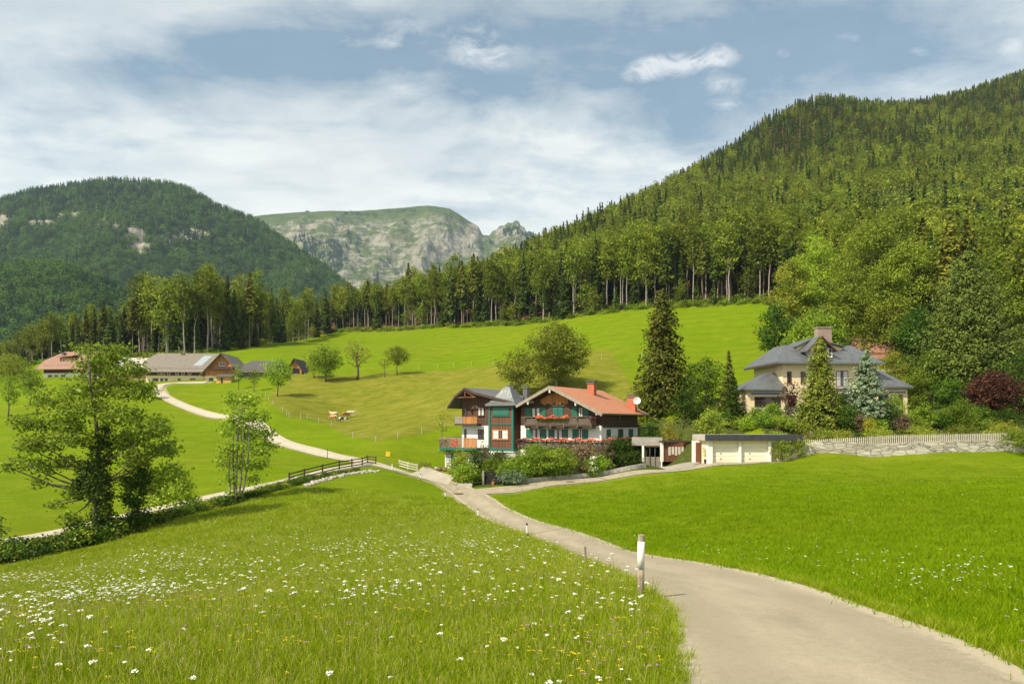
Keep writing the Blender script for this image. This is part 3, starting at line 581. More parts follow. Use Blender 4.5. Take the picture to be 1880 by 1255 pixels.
EC=[('spruce',con_src(11,27,7.5,.16,34,12,1.25,7,droop=.45)),('spruce',con_src(12,25,6.5,.34,28,12,1.2,7,droop=.45)),('spruce2',con_src(13,28,7.0,.45,26,12,1.25,7,droop=.35,ragged=.4)),('spruce',con_src(14,21,7,.05,32,12,1.1,7,droop=.5))]
EY=[('beech',beech_src(21,11,6.5,.08,2.6,.7,10)),('spruce',con_src(22,10,5,.03,22,11,.8,6,droop=.35))]
def proto_meshes(kind,i,t):
    V,Fq,mb=t; cr=mesh_np('crown',V,Fq); tv,tf=mb_np(mb); tm=mesh_np('trunk',tv,tf); cr.materials.append(M[kind]); tm.materials.append(M['bark_grey' if kind in('beech','beech2') else 'bark_conifer']); return cr,tm
def forest_row():
    out=[]; rr=np.random.default_rng(77)
    for row,(off,step) in enumerate(((0.5,5.2),(4.8,4.6),(10,5.0),(17,6.5))):
        px=20.0
        while px<1500:
            Yf=float(np.interp(px,FP[:,0],FP[:,1])); px+=step/Yf*F*rr.uniform(.55,1.5)
            Yy=Yf+off+rr.uniform(-2.2,2.2); out.append((px+rr.uniform(-2,2),Yy,row,rr.random(),rr.random(),rr.random()))
    return out
rows=forest_row(); PE=[(k,)+proto_meshes(k,i,t) for i,(k,t) in enumerate(EB+EC+EY)]
rows.sort(key=lambda a:a[2]); cnt=0; rest=[]
glab={'c':('tall dark spruce in the front rows of the forest above the meadows','conifer','conifers along the forest edge'),'b':('tall leafy beech with a bare lower trunk at the forest edge','broadleaf tree','beeches along the forest edge'),'y':('low young tree growing at the foot of the forest edge','young tree','young trees along the forest edge')}
for px,Y,row,a,b_,c in rows:
    con=.60 if px<600 else .45
    if row==0 and a<.42: vi=9+(b_<.5); g='y'; s=.65+.6*c
    elif b_<con: vi=5+int(c*3.999); g='c'; s=.78+.38*a
    else: vi=int(c*4.999); g='b'; s=.80+.33*a
    if px<250: s*=.60+.14*px/250
    if 480<px<740: s*=.80
    if px>1150: s*=1.05
    p=gpt(px,Y)
    if cnt<296:
        k,cr,tm=PE[vi]; nm={'c':'spruce_tree','b':'beech_tree','y':'young_tree'}[g]
        where='behind the red-roofed farmhouse' if px<250 else 'above the grey-roofed farmhouse' if px<470 else 'above the orchard row' if px<770 else 'beyond the upper meadow left of the willow' if px<1000 else 'at the top of the meadow above the chalet' if px<1230 else 'beside the pale broadleaf group'
        depth=('in the very front row','just behind the front row','deeper inside the wood','in the shade deep inside')[row] if g!='y' else ''
        lb={'c':'dark spruce '+depth+' ','b':'leafy beech '+depth+' ','y':'low young tree at the forest foot '}[g]+where
        e=empty(nm,p,c*6.28,lb,glab[g][1],glab[g][2]); e.scale=(s,s,s*(.95+.15*b_))
        for q,me_ in (('trunk',tm),('crown',cr)):
            o=bpy.data.objects.new(q,me_); COL.objects.link(o); o.parent=e
        cnt+=1
    else: rest.append((p,vi,s,c*6.28))
# the mass of the wood behind
LB=[beech_src(31+i,22,w,.15,d,1.5,10) for i,(w,d) in enumerate(((9,.75),(10.5,.7),(8,.8)))]
LC=[con_src(41,25,6.8,.08,20,8,1.9,4,droop=.4,round_=.6),con_src(42,23,6.6,.15,18,9,1.8,4,droop=.4,round_=.9),con_src(43,27,6.8,.10,20,9,1.9,4,droop=.35,ragged=.45,round_=.4),con_src(44,20,6.8,.05,16,9,1.7,4,droop=.4,round_=.9)]
def lsrc(kind,t,bark):
    V,Fq,mb=t; tv,tf=mb_np(mb); return src(join_np([(V,Fq,0),(tv,tf,1)]),[M[kind],M[bark]])
S1=[src(join_np([(t[0],t[1],0),(*mb_np(t[2]),1)]),[M[k],M['bark_grey' if k=='beech' else 'bark_conifer']]) for k,t in EB+EC]+[lsrc(k,t,'bark_grey') for k,t in zip(('beech','beech2','beech'),LB)]+[lsrc(k,t,'bark_conifer') for k,t in zip(('spruce','spruce2','spruce','larch'),LC)]
def grid_pts(Y0,Y1,p0,p1,sp):
    P=[]; Y=Y0
    while Y<Y1:
        s=sp(Y); n_=int((p1-p0)/F*Y/s); x=np.linspace(p0,p1,max(n_,2)); P.append(np.stack([(x-CX)/F*Y+rng.uniform(-.45,.45,len(x))*s,np.full(len(x),Y)+rng.uniform(-.45,.45,len(x))*s],1)); Y+=s
    return np.concatenate(P)
G=grid_pts(110,1120,-150,2150,lambda Y:4.9+Y/420)
yf=yfoot(G[:,0],G[:,1]); pxg=G[:,0]/G[:,1]*F+CX
k=(G[:,1]>yf+np.where(pxg<1500,19,5))
G=G[k]; yf=yf[k]; pxg=pxg[k]; Z=hgt(G[:,0],G[:,1])
py=HY-Z/G[:,1]*F
nz=np.array([fb(x,y,120,3) for x,y in G]); alt=np.clip((Z-120)/250,0,1); near=(G[:,1]-yf)<110
pc=np.clip(.36+nz*.6+alt*.34,0.08,.97); con=rng.random(len(G))<pc
idx=np.where(con,np.where(near,5+rng.integers(0,4,len(G)),12+rng.integers(0,3,len(G))),np.where(near,rng.integers(0,5,len(G)),9+rng.integers(0,3,len(G))))
nz2=np.array([fb(x+900,y,70,3) for x,y in G]); la=(nz2>.38)&(~near); idx[la]=15
sc=rng.uniform(.62,1.10,len(G))*np.interp(G[:,1],[200,330,460,750,1100],[1.,.98,.72,.66,.60])*np.interp(pxg,[0,200,280,450,500,720,780],[.62,.70,.95,.95,.80,.80,1.]); sc[rng.random(len(G))<.04]*=1.15
P3=np.concatenate([np.stack([G[:,0],G[:,1],Z-.3],1),np.array([[*r[0]] for r in rest]).reshape(-1,3)])
idx=np.concatenate([idx,[r[1] if r[1]<9 else 3 for r in rest]]); sc=np.concatenate([sc,[r[2] for r in rest]])
tilt=rng.normal(size=(len(P3),2))*.03
tag(scatter('forest',P3,rng.uniform(0,6.28,len(P3)),sc,idx,S1,tilt=tilt),'dense mixed wood covering the hillside')
print('forest',len(P3))
# undergrowth and brush along the forest edge
# trees on the far mountains
def low_b(seed,k=70): 
    r=np.random.default_rng(seed); bl=auto_blobs(r,18,11,.05,5,.2,.36); V,Fq=blob_leaves(r,bl,.16,3.3); return V,Fq
def low_c(seed):
    r=np.random.default_rng(seed); return conifer_np(r,22,7.5,.04,11,6,3.0,fill=2,droop=.4)
FS=[src(join_np([(*low_b(51),0)]),[M['bfar']]),src(join_np([(*low_b(52),0)]),[M['bfar']]),src(join_np([(*low_c(53),0)]),[M['cfar']]),src(join_np([(*low_c(54),0)]),[M['cfar']])]
def on_mesh(Vg,pxr,pyr,Yr,n_,seed,excl=None):
    """random points on the sheet Vg kept where they may be seen"""
    r=np.random.default_rng(seed); nv,nu,_=Vg.shape; i=r.random(n_*3)*(nv-1.01);j=r.random(n_*3)*(nu-1.01); a=i.astype(int);b=j.astype(int);fi=(i-a)[:,None];fj=(j-b)[:,None]
    P=Vg[a,b]*(1-fi)*(1-fj)+Vg[a+1,b]*fi*(1-fj)+Vg[a,b+1]*(1-fi)*fj+Vg[a+1,b+1]*fi*fj
    px=P[:,0]/P[:,1]*F+CX; py=HY-P[:,2]/P[:,1]*F
    k=(px>pxr[0])&(px<pxr[1])&(py<pyr[1])&(py>pyr[0])&(P[:,1]>Yr[0])&(P[:,1]<Yr[1]); P=P[k];px=px[k];py=py[k]
    if excl is not None: k=excl(px,py,P,r); P=P[k]
    return P[:n_]
def exL(px,py,P,r):
    q=LR(px,py)
    nn=np.array([fb(p[0]*1.0,p[1]*1.0,60,4) for p in P]); return q+nn*.75+r.normal(size=len(q))*.16<.46
PL=on_mesh(VL,(-150,800),(300,690),(1300,2750),26000,3,exL); PF=on_mesh(VF,(-150,560),(440,700),(760,1400),9000,4)
PP=np.concatenate([PL,PF]); nn=np.array([fb(x,y,150,3) for x,y,z in PP])
al=np.clip((PP[:,2]-350)/350,0,1); cc=rng.random(len(PP))<np.clip(.40+nn*.6+al*.35,.05,.95); scl=rng.uniform(.6,1.15,len(PP))*np.where(PP[:,1]<1450,.8,1.)
tag(scatter('mountain_forest',PP-[0,0,1.0],rng.uniform(0,6.28,len(PP)),scl,np.where(cc,2,0)+rng.integers(0,2,len(PP)),FS),'dark green wood covering the rounded mountain')
def exC(px,py,P,r):
    q=1.0*gb(px,py,590,455,42,14)+.9*gb(px,py,560,440,20,10)+.9*gb(px,py,612,480,25,26)+.9*gb(px,py,640,440,6,22)+.8*gb(px,py,690,512,5,12)+.8*gb(px,py,900,445,10,8)+1.0*gb(px,py,935,425,22,8)+.7*gb(px,py,860,455,20,5)+.9*gb(px,py,740,388,42,3)+.8*gb(px,py,672,396,26,4)+.7*gb(px,py,650,392,30,3)+.6*gb(px,py,975,435,20,8)+.6*gb(px,py,820,490,12,10)
    nn=np.array([fb(p[0],p[1],160,4) for p in P]); return q+nn*.5>.55
PC_=on_mesh(VC,(430,1050),(370,560),(3500,5200),16000,6,exC)
tag(scatter('dwarf_pines',PC_-[0,0,3],rng.uniform(0,6.28,len(PC_)),rng.uniform(.7,1.3,len(PC_))*np.where(PC_[:,2]>1330,.8,1.25),2+rng.integers(0,2,len(PC_)),[src(f.data.copy(),[]) for f in FS]),'dark pines scattered over the rocky mountain')
print('far',len(PP),len(PC_))
# ------------------------------------------------------------------ single trees, shrubs
TREES=[]
def tree(name,label,cat,px,Y,top,wpx,mat,shape='round',base=.2,leaf=.3,dens=9,nb=16,bark='bark',group=None,blobs=None,seed=None,r0=None,k=.30,taper=.1,dep=1.0,solid=False,basez=None,fork=.3,levels=26,per=10,fill=8,droop=.4,ragged=.25,trunk=True,down=0,**kw):
    seed=seed if seed is not None else int(px*7+Y*13+top)%99991; r=np.random.default_rng(seed); g=gpt(px,Y); 
    if basez is not None: g.z=basez
    H=zat(top,Y)-g.z; W_=wpx/F*Y; e=empty(name,g,0,label,cat,group)
    if shape=='conifer':
        V,Fq=conifer_np(r,H,W_,base,levels,per,leaf,droop=droop,fill=fill,ragged=ragged,round_=kw.get('round_',0)); mb=trunk_mb(H,r0 or H*.013,r)
    else:
        if blobs: bl=[((bx-px)/F*Y,r.uniform(-.9,.9)*bw/F*Y*dep,zat(by,Y)-g.z,bw/F*Y*.86,bw/F*Y*dep*.86,bh/F*Y*.86) for bx,by,bw,bh in blobs]
        else: bl=auto_blobs(r,H,W_,base,nb,taper,k)
        V,Fq=blob_leaves(r,bl,dens,leaf,down=down); mb=MB(); limbs(mb,r,bl[1:] if not blobs else bl,H,r0 or max(.05,H*.018),fork)
    if trunk: mb.build('trunk',M[bark],e,smooth=True)
    link('crown',mesh_np('crown',V,Fq),M[mat],e); return e,g,H,W_
# two ivy-clad ash trees by the stream
e,g,H,W_=tree('ash_tree','big spreading ash beside the track with its trunk wrapped in dark ivy','tree',185,56,630,300,'ash',leaf=.27,dens=35,r0=.33,bark='bark',fork=.25,seed=8,
 blobs=[(195,655,40,26),(160,672,40,22),(235,680,42,22),(150,712,48,24),(205,710,40,20),(250,722,40,20),(100,735,40,22),(165,750,46,24),(60,775,30,20),(110,780,44,22),(235,765,40,24),(285,790,30,18),(85,815,40,20),(150,805,40,24),(215,812,34,18),(45,850,24,12),(20,857,17,9),(80,858,26,14),(70,885,14,12),(120,850,26,16),(290,825,26,14),(255,840,22,14),(135,905,18,18),(108,925,16,12),(135,950,18,16),(60,820,22,12),(222,640,20,10),(150,640,14,8)],dep=1.0)
r=np.random.default_rng(3)
def ivy(e,g,px,Y,cols,seed):
    r=np.random.default_rng(seed); bl=[((x-px)/F*Y,0,zat(y,Y)-g.z,w/F*Y,w/F*Y,h/F*Y) for x,y,w,h in cols]; V,Fq=blob_leaves(r,bl,120,.20,.7); link('ivy',mesh_np('ivy',V,Fq),M['ivy'],e)
ivy(e,g,185,56,[(183,975,20,22),(186,940,17,28),(185,905,20,28),(178,875,22,26),(186,840,17,26),(190,810,12,24),(160,860,14,16),(150,895,14,22),(195,785,8,18),(140,970,16,14)],4)
e,g,H,W_=tree('ash_tree','smaller ash right of the ivy-clad giant with its crown hanging to the right','tree',255,58,762,180,'ash',leaf=.27,dens=34,r0=.17,fork=.4,seed=11,
 blobs=[(262,800,30,20),(290,790,26,16),(300,825,32,20),(262,845,28,20),(325,865,28,16),(290,880,36,22),(340,895,26,16),(310,915,32,18),(270,905,26,18),(345,920,18,10),(235,830,20,16),(225,880,16,14),(285,770,16,10)])
ivy(e,g,255,58,[(254,945,16,22),(250,910,22,26),(252,880,22,24),(256,850,14,20)],5)
# light multi-stemmed tree
e,g,H,W_=tree('ash_tree','slender ash of several bare stems standing alone above the stream bank','tree',432,69,716,110,'ash',leaf=.27,dens=36,r0=.09,seed=21,bark='bark_grey',
 blobs=[(424,735,13,18),(460,735,22,18),(440,765,28,20),(475,765,22,18),(420,790,20,22),(455,795,30,20),(490,795,17,14),(430,825,24,20),(470,825,24,18),(500,820,9,8),(415,850,15,14),(450,855,24,16),(480,852,14,12),(425,880,14,12),(462,880,12,9),(425,722,8,10),(430,905,12,8)])
mb=MB()
for dx,tp,ln_ in ((-9,800,-6),(-4,745,-4),(4,760,3),(9,740,18),(13,770,30),(0,735,8)):
    p0=Vector((dx/F*69*.7,r.uniform(-.3,.3),-.3)); p1=Vector((ln_/F*69,r.uniform(-.6,.6),zat(tp,69)-g.z)); m_=(p0+p1)/2+Vector((dx*.02,0,0)); mb.tube([p0,m_,p1],[.10,.07,.02],6,False)
mb.build('stem',M['bark_grey'],e,smooth=True)
T=tree
# centre
T('willow_tree','round light green tree on the slope behind the chalet roof','tree',1022,152,590,135,'willow',leaf=.42,dens=6,nb=22,base=.05,k=.26,bark='bark_grey')
T('willow_tree','low pale bushy tree left of the round tree behind the chalet','tree',952,148,638,80,'willow',leaf=.42,dens=6,nb=14,base=.03,bark='bark_grey')
T('spruce_tree','tall brownish spruce with hanging branches right of the chalet','tree',1216,118,528,128,'spruce2',shape='conifer',base=.02,leaf=.66,levels=54,per=19,fill=15,droop=.62,ragged=.30,round_=.9)
T('broadleaf_tree','dark leafy tree right of the tall brownish spruce','tree',1296,113,652,76,'deep',leaf=.34,dens=8,nb=16,base=.02)
T('broadleaf_tree','dark tree close behind the tall brownish spruce on its right','tree',1268,118,665,60,'deep',leaf=.34,dens=8,nb=12,base=.02)
T('broadleaf_tree','leafy green tree between the chalet roof and the tall spruce','tree',1172,124,700,50,'spruce2',leaf=.34,dens=8,nb=10,base=.02)
T('broadleaf_tree','blue-green bushy tree in front of the dark trees beside the driveway','tree',1256,99,706,58,'deep',leaf=.30,dens=10,nb=14,base=.02,k=.3)
T('cypress_tree','feathery golden green conifer left of the villa','tree',1338,110,643,46,'larch',shape='conifer',base=.02,leaf=.42,levels=34,per=15,fill=9,droop=-.25,ragged=.4)
T('spruce_tree','small dark green spruce in front of the feathery golden conifer','tree',1346,103,684,58,'deep',shape='conifer',base=.02,leaf=.38,levels=34,per=13,fill=8,droop=.25)
T('larch_tree','tall soft green larch in front of the villa wall','tree',1505,99,618,96,'larch',shape='conifer',base=.02,leaf=.36,levels=64,per=26,fill=17,droop=.5,ragged=.36,round_=.55)
T('cedar_tree','blue-grey cedar spreading in front of the villa','tree',1590,100,640,128,'bluegreen',shape='conifer',base=.02,leaf=.46,levels=38,per=17,fill=16,droop=.10,ragged=.38)
T('plum_tree','narrow purple-leaved tree against the cream villa wall','tree',1452,105,697,48,'purple',leaf=.28,dens=6,nb=12,base=.1,taper=.3)
T('pine_tree','huge spreading pine right of the villa','tree',1778,119,462,215,'pine',shape='conifer',leaf=.46,levels=74,per=36,fill=30,droop=-.12,ragged=.36,round_=.45,base=.05,bark='bark_conifer',r0=.4)
T('maple_tree','round dark red maple under the huge pine','tree',1824,101,680,92,'purple',leaf=.26,dens=24,nb=20,base=.12,bark='bark',k=.30)
T('maple_tree','dark red shrub at the right edge beyond the round red maple','shrub',1884,101,735,40,'purple',leaf=.28,dens=9,nb=8,base=.1)
for a in [('dark round tree at the meadow corner left of the pale green group',1424,165,556,72,'deep',16),('pale fluffy tree just behind the villa chimney',1500,152,566,120,'bright',18),('bright tree at the upper left of the broadleaf group beside the forest',1452,190,474,90,'willow',16),('light green tree topping the left flank of the broadleaf group',1505,190,432,110,'bright',18),
          ('tall golden green tree in the middle of the broadleaf group',1600,178,402,150,'beech2',26),('dark tree with bare limbs showing right of the golden green tree',1668,165,440,130,'beech',20),('pale yellow green tree high behind the pine on its left',1722,205,398,120,'willow',18),('deep green tree filling the gap behind the brown roof',1560,160,480,110,'beech',18),
          ('broad green tree behind the top of the huge pine on its right',1840,190,420,130,'beech2',20),('bright green tree rising right of the huge pine',1872,132,505,110,'bright',20),('low leafy tree at the right edge below the bright green one',1880,122,620,90,'willow',14),('green tree between the brown roof and the huge pine',1690,140,560,100,'deep',16),('dense green tree right above the brown roof',1632,150,545,110,'beech',16)]:
    T('broadleaf_tree',a[0],'tree',a[1],a[2],a[3],a[4],a[5],leaf=.5,dens=8,nb=a[6],base=.03,k=.25,bark='bark_grey')
# the orchard on the farm slope
T('fruit_tree','leafy fruit tree with a dark trunk in front of the barn','tree',510,None or 188,656,58,'bright',leaf=.42,dens=6,nb=12,base=.22)
T('fruit_tree','full round fruit tree standing just right of the barn','tree',598,214,630,60,'bright',leaf=.45,dens=6,nb=16,base=.12)
T('fruit_tree','darker tree half hidden behind the round fruit tree','tree',576,219,640,32,'beech',leaf=.45,dens=6,nb=8,base=.1)
T('fruit_tree','dying bronze fruit tree with bare spreading limbs','tree',656,217,622,60,'oldyellow',leaf=.40,dens=2.0,nb=22,base=.25,k=.2,r0=.42,bark='bark')
T('fruit_tree','thin crooked fruit tree with hardly any leaves','tree',706,217,656,26,'oldyellow',leaf=.35,dens=1.2,nb=8,base=.45,k=.2,r0=.16)
T('fruit_tree','dark round-headed fruit tree at the right end of the orchard row','tree',729,219,632,46,'beech',leaf=.42,dens=6,nb=12,base=.28)
T('fruit_tree','small green tree in front of the yellow shed','tree',438,212,668,24,'bright',leaf=.4,dens=6,nb=7,base=.2)
T('fruit_tree','small sapling between the yellow shed and the barn','tree',466,205,676,24,'bright',leaf=.4,dens=6,nb=7,base=.25)
T('fruit_tree','small tree beside the lane below the farm','tree',277,200,700,36,'ash',leaf=.4,dens=6,nb=8,base=.2)
T('fruit_tree','green tree at the left edge with its trunk in the grass','tree',16,172,688,42,'bright',leaf=.4,dens=6,nb=9,base=.25)
T('fruit_tree','round tree right of the leftmost orchard tree','tree',56,188,672,52,'bright',leaf=.4,dens=6,nb=10,base=.2)
T('fruit_tree','larger dark green tree behind the left orchard','tree',18,215,648,64,'beech',leaf=.42,dens=5,nb=12,base=.05)
T('fruit_tree','dark green tree in front of the red roofed farmhouse','tree',44,222,655,36,'beech',leaf=.42,dens=5,nb=9,base=.05)
T('sapling','thin young tree on the grass left of the chalet','tree',812,122,758,22,'willow',leaf=.3,dens=3,nb=6,base=.3)
T('shrub','leafy bush at the left edge beside the track','shrub',-2,55,948,34,'ivy',leaf=.22,dens=20,nb=6,base=0)
# hedge in front of the chalet
H_=[(846,91,824,44,'ash','tall loose green shrub at the left end of the chalet hedge'),(872,90,822,46,'deep','dark green shrub behind the yellow-flowered one'),(856,86.8,848,52,'bright','yellow-flowered shrub at the road corner below the chalet'),
 (890,92,812,26,'mauve','dark reddish shrub under the tower window'),(912,90,826,62,'deep','dense green shrub above the garden doorway'),(905,88.2,838,50,'ash','light climbing shrub hanging over the garden doorway'),(948,87.5,834,70,'bright','big bright green shrub right of the garden doorway'),
 (990,89,812,84,'bright','broad light green shrub, the widest in the chalet hedge'),(1036,90,818,64,'ash','rounded green shrub under the middle of the long balcony'),(1074,91.5,808,60,'mauve','brownish red-leaved shrub below the long balcony'),(1096,91,830,52,'bright','low bright shrub beside the white-flowered one'),
 (1138,92.5,803,66,'deep','tall dark green shrub at the right end of the chalet hedge'),(1116,91.5,804,32,'mauve','thin purple-brown shrub left of the tall dark one'),(1162,93,840,36,'deep','small dark shrub closing the right end of the chalet hedge'),(1088,89.6,842,28,'bright','low shrub covered with white flowers'),(938,86.6,866,66,'bluegreen','low spreading blue-green juniper beside the garden doorway'),(1015,89.5,846,60,'deep','low dark shrub between the widest and the rounded one')]
for px,Y,tp,w,mt,lb in H_: T('shrub',lb,'shrub',px,Y,tp,w,mt,leaf=.20,dens=40,nb=10,base=-.05,k=.32,taper=.15)
V,Fq=blob_leaves(np.random.default_rng(9),[(0,-.9,1.5,.7,.25,1.1)],26,.14,.8); wf=[o for o in COL.objects if o.get('label')=='low shrub covered with white flowers'][0]; link('blossom',mesh_np('blossom',V,Fq),M['whiteblossom'],wf)
V,Fq=blob_leaves(np.random.default_rng(10),[(0,-1.2,1.2,1.1,.3,.9)],16,.16,.8); wf=[o for o in COL.objects if str(o.get('label')).startswith('yellow-flowered')][0]; link('blossom',mesh_np('blossom',V,Fq),M['goldbush'],wf)
# garden shrubs above the wall and around the villa
Hs=[(1230,97,768,28,'goldbush','golden yellow bush beside the dark tree left of the sheds'),(1305,95,746,52,'willow','yellow-green bush above the left garage door'),(1372,96,762,26,'bright','small bright bush above the right garage door'),(1402,97,756,36,'bright','leafy bush below the villa conservatory'),(1330,100,758,30,'deep','dark bush between the spruce and the yellow-green bush'),
 (1436,97,764,44,'ash','small green bush left of the larch'),(1418,104,738,40,'bright','tall leafy bush in front of the villa conservatory railing'),(1484,101,735,44,'deep','dark bush between the purple-leaved tree and the larch'),(1545,102,722,44,'ash','leafy bush filling the gap between larch and cedar'),(1640,103,722,50,'ash','leafy bush in front of the right wing of the villa'),(1470,96,776,34,'willow','light bush at the foot of the larch'),(1556,97,740,48,'deep','dark green shrub between the larch and the cedar'),(1579,96,758,26,'mauve','narrow purple-brown shrub below the cedar'),(1597,95,764,20,'goldbush','yellow-leaved little shrub right of the purple-brown one'),
 (1614,96,768,34,'bright','light green shrub in the middle of the garden border'),(1634,97,748,38,'deep','tall green shrub below the right wing of the villa'),(1659,95,760,30,'mauve','round purple shrub right of the tall green one'),(1694,96,738,46,'bright','bushy plants with yellow spikes right of the villa'),(1728,97,752,40,'deep','dark green shrub under the left side of the huge pine'),
 (1764,96,735,56,'bright','light green shrub with star-like shoots under the pine'),(1848,97,752,44,'deep','dark green shrub right of the red maple stem'),(1800,99,745,36,'deep','deep green shrub left of the red maple'),(1390,107,745,30,'ash','pale shrub at the left corner of the villa'),(1668,122,690,60,'bright','bright bush beside the right gable of the villa'),
 (1285,101,745,40,'deep','dark shrub beside the blue-green tree'),(1715,118,640,70,'bright','leafy shrub mass left of the pine trunk'),(1640,132,640,60,'willow','light shrub below the brown roof'),(1745,112,690,60,'deep','dark shrub in the shade left of the pine'),
 (1195,100,765,46,'deep','green bush behind the shingled carport'),(1368,112,760,30,'deep','small dark bush left of the villa conservatory'),(1358,98,770,26,'bright','low bright bush above the garage roof'),(1870,106,640,70,'deep','dark leafy bush behind the red maple on its right')]
for px,Y,tp,w,mt,lb in Hs: T('shrub',lb,'shrub',px,Y,tp,w*1.12,mt,leaf=.22,dens=32,nb=9,base=-.05,k=.32,taper=.15)
for px,Y,tp,w,lb in [(1612,92.5,789,60,'low clipped mound nearest the middle of the picket fence'),(1690,93,784,70,'wide clipped mound behind the middle of the picket fence'),(1762,93.5,781,60,'low clipped mound right of the wide one'),(1838,94,776,64,'clipped mound below the red maple'),(1540,92,796,50,'flat clipped mound behind the left end of the picket fence')]:
    T('clipped_shrub',lb,'shrub',px,Y,tp,w,'willow',leaf=.13,dens=45,nb=5,base=-.3,k=.4,trunk=False)
T('shrub','round bush at the right end of the garage','shrub',1436,86.3,806,40,'bright',leaf=.18,dens=28,nb=8,base=-.02,k=.34)
T('shrub','feathery bush hanging over the stone wall beside the garage','shrub',1466,86.8,800,42,'willow',leaf=.18,dens=24,nb=8,base=-.02,k=.34)
T('shrub','creeping bush spilling over the right end of the stone wall','shrub',1868,88.3,790,80,'ash',leaf=.18,dens=24,nb=9,base=.15,k=.3)
T('shrub','dry pale bush at the road bend beside the chalet drive','shrub',782,108,848,30,'willow',leaf=.18,dens=18,nb=6,base=-.1)
# ------------------------------------------------------------------ buildings
class Frame:
    """local frame of a building: x right along its front, y back, z up"""
    def __init__(s,ox,oy,deg): s.ox,s.oy=ox,oy; s.c=math.cos(R_(deg)); s.s=math.sin(R_(deg)); s.rz=-R_(deg)
    def w(s,x,y): return s.ox+s.c*x+s.s*y, s.oy-s.s*x+s.c*y
    def lx(s,px,y):  # local x of the plane y=const seen in column px
        k=(px-CX)/F; return (k*(s.oy+s.c*y)-s.ox-s.s*y)/(s.c+k*s.s)
    def ly(s,px,x):  # local y of the plane x=const seen in column px
        k=(px-CX)/F; return (k*(s.oy-s.s*x)-s.ox-s.c*x)/(s.s-k*s.c)
    def z(s,py,x,y): return zat(py,s.w(x,y)[1])
def fbox(mb,face,u0,u1,d0,d1,z0,z1):
    """face=('f',y): front wall at y, outwards is -y; ('r',x): right wall, u runs along y; ('l',x): left wall"""
    k,p=face
    if k=='f': mb.box(u0,u1,p-d1,p-d0,z0,z1)
    elif k=='r': mb.box(p+d0,p+d1,u0,u1,z0,z1)
    else: mb.box(p-d1,p-d0,u0,u1,z0,z1)
def window(root,face,u0,u1,z0,z1,frame='darkwood',curtain=False,bars=(1,1),fw=.09,glass='glass',deep=.0,name='window'):
    mb=MB(); d=.06
    fbox(mb,face,u0,u1,.002,d,z0,z0+fw); fbox(mb,face,u0,u1,.002,d,z1-fw,z1); fbox(mb,face,u0,u0+fw,.002,d,z0+fw,z1-fw); fbox(mb,face,u1-fw,u1,.002,d,z0+fw,z1-fw)
    for i in range(1,bars[0]+1): u=u0+(u1-u0)*i/(bars[0]+1); fbox(mb,face,u-.03,u+.03,.004,d-.01,z0+fw,z1-fw)
    for i in range(1,bars[1]+1): z=z0+(z1-z0)*i/(bars[1]+1); fbox(mb,face,u0+fw,u1-fw,.004,d-.014,z-.025,z+.025)
    fbox(mb,face,u0-.06,u1+.06,.002,d+.08,z0-.07,z0)
    w=mb.build(name,M[frame],root); g=MB(); fbox(g,face,u0+fw,u1-fw,.006,.02,z0+fw,z1-fw); g.build('pane',M[glass],w)
    if curtain:
        c=MB(); q=(u1-u0-2*fw)*.36
        for a,b in ((u0+fw,u0+fw+q),(u1-fw-q,u1-fw)): fbox(c,face,a,b,.022,.03,z0+fw,z1-fw)
        c.build('curtain',M['curtain'],w)
    return w
def shutter(root,face,u0,u1,z0,z1,mat='green'):
    mb=MB(); fbox(mb,face,u0,u1,.01,.05,z0,z1); fbox(mb,face,u0+.06,u1-.06,.05,.065,z0+.08,(z0+z1)/2-.04); fbox(mb,face,u0+.06,u1-.06,.05,.065,(z0+z1)/2+.04,z1-.08); return mb.build('shutter',M[mat],root)
def profile_roof(root,pts,y0,y1,t,mat,name='roof',fascia='greywood',fh=.28,frontonly=False):
    mb=MB()
    for (xa,za),(xb,zb) in zip(pts[:-1],pts[1:]): mb.slab([(xa,y0,za),(xb,y0,zb),(xb,y1,zb),(xa,y1,za)],t)
    r=mb.build(name,M[mat],root); f=MB()
    for yy in ((y0-.05,) if frontonly else (y0-.05,y1+.05)):
        for (xa,za),(xb,zb) in zip(pts[:-1],pts[1:]): f.prism([(xa,za+.03),(xa,za-fh),(xb,zb-fh),(xb,zb+.03)],yy-.04,yy+.04)
    f.build('barge_board',M[fascia],root)
    g=MB()
    for (x,z),s in ((pts[0],-1),(pts[-1],1)): g.box(x-.08+s*.05,x+.08+s*.05,y0,y1,z-t-.04,z+.0)
    g.build('gutter',M['metal'],root); return r
def chimney(root,x,y,w,d,z0,z1,mat,cap='metal',cover=True):
    mb=MB().box(x-w/2,x+w/2,y-d/2,y+d/2,z0,z1); c=mb.build('chimney',M[mat],root); k=MB().box(x-w/2-.12,x+w/2+.12,y-d/2-.12,y+d/2+.12,z1,z1+.10)
    if cover:
        for a in (-1,1):
            for b in (-1,1): k.box(x+a*w*.42-.05,x+a*w*.42+.05,y+b*d*.42-.05,y+b*d*.42+.05,z1+.1,z1+.35)
        k.box(x-w/2-.2,x+w/2+.2,y-d/2-.2,y+d/2+.2,z1+.35,z1+.42)
    k.build('chimney_cap',M[cap],c); return c
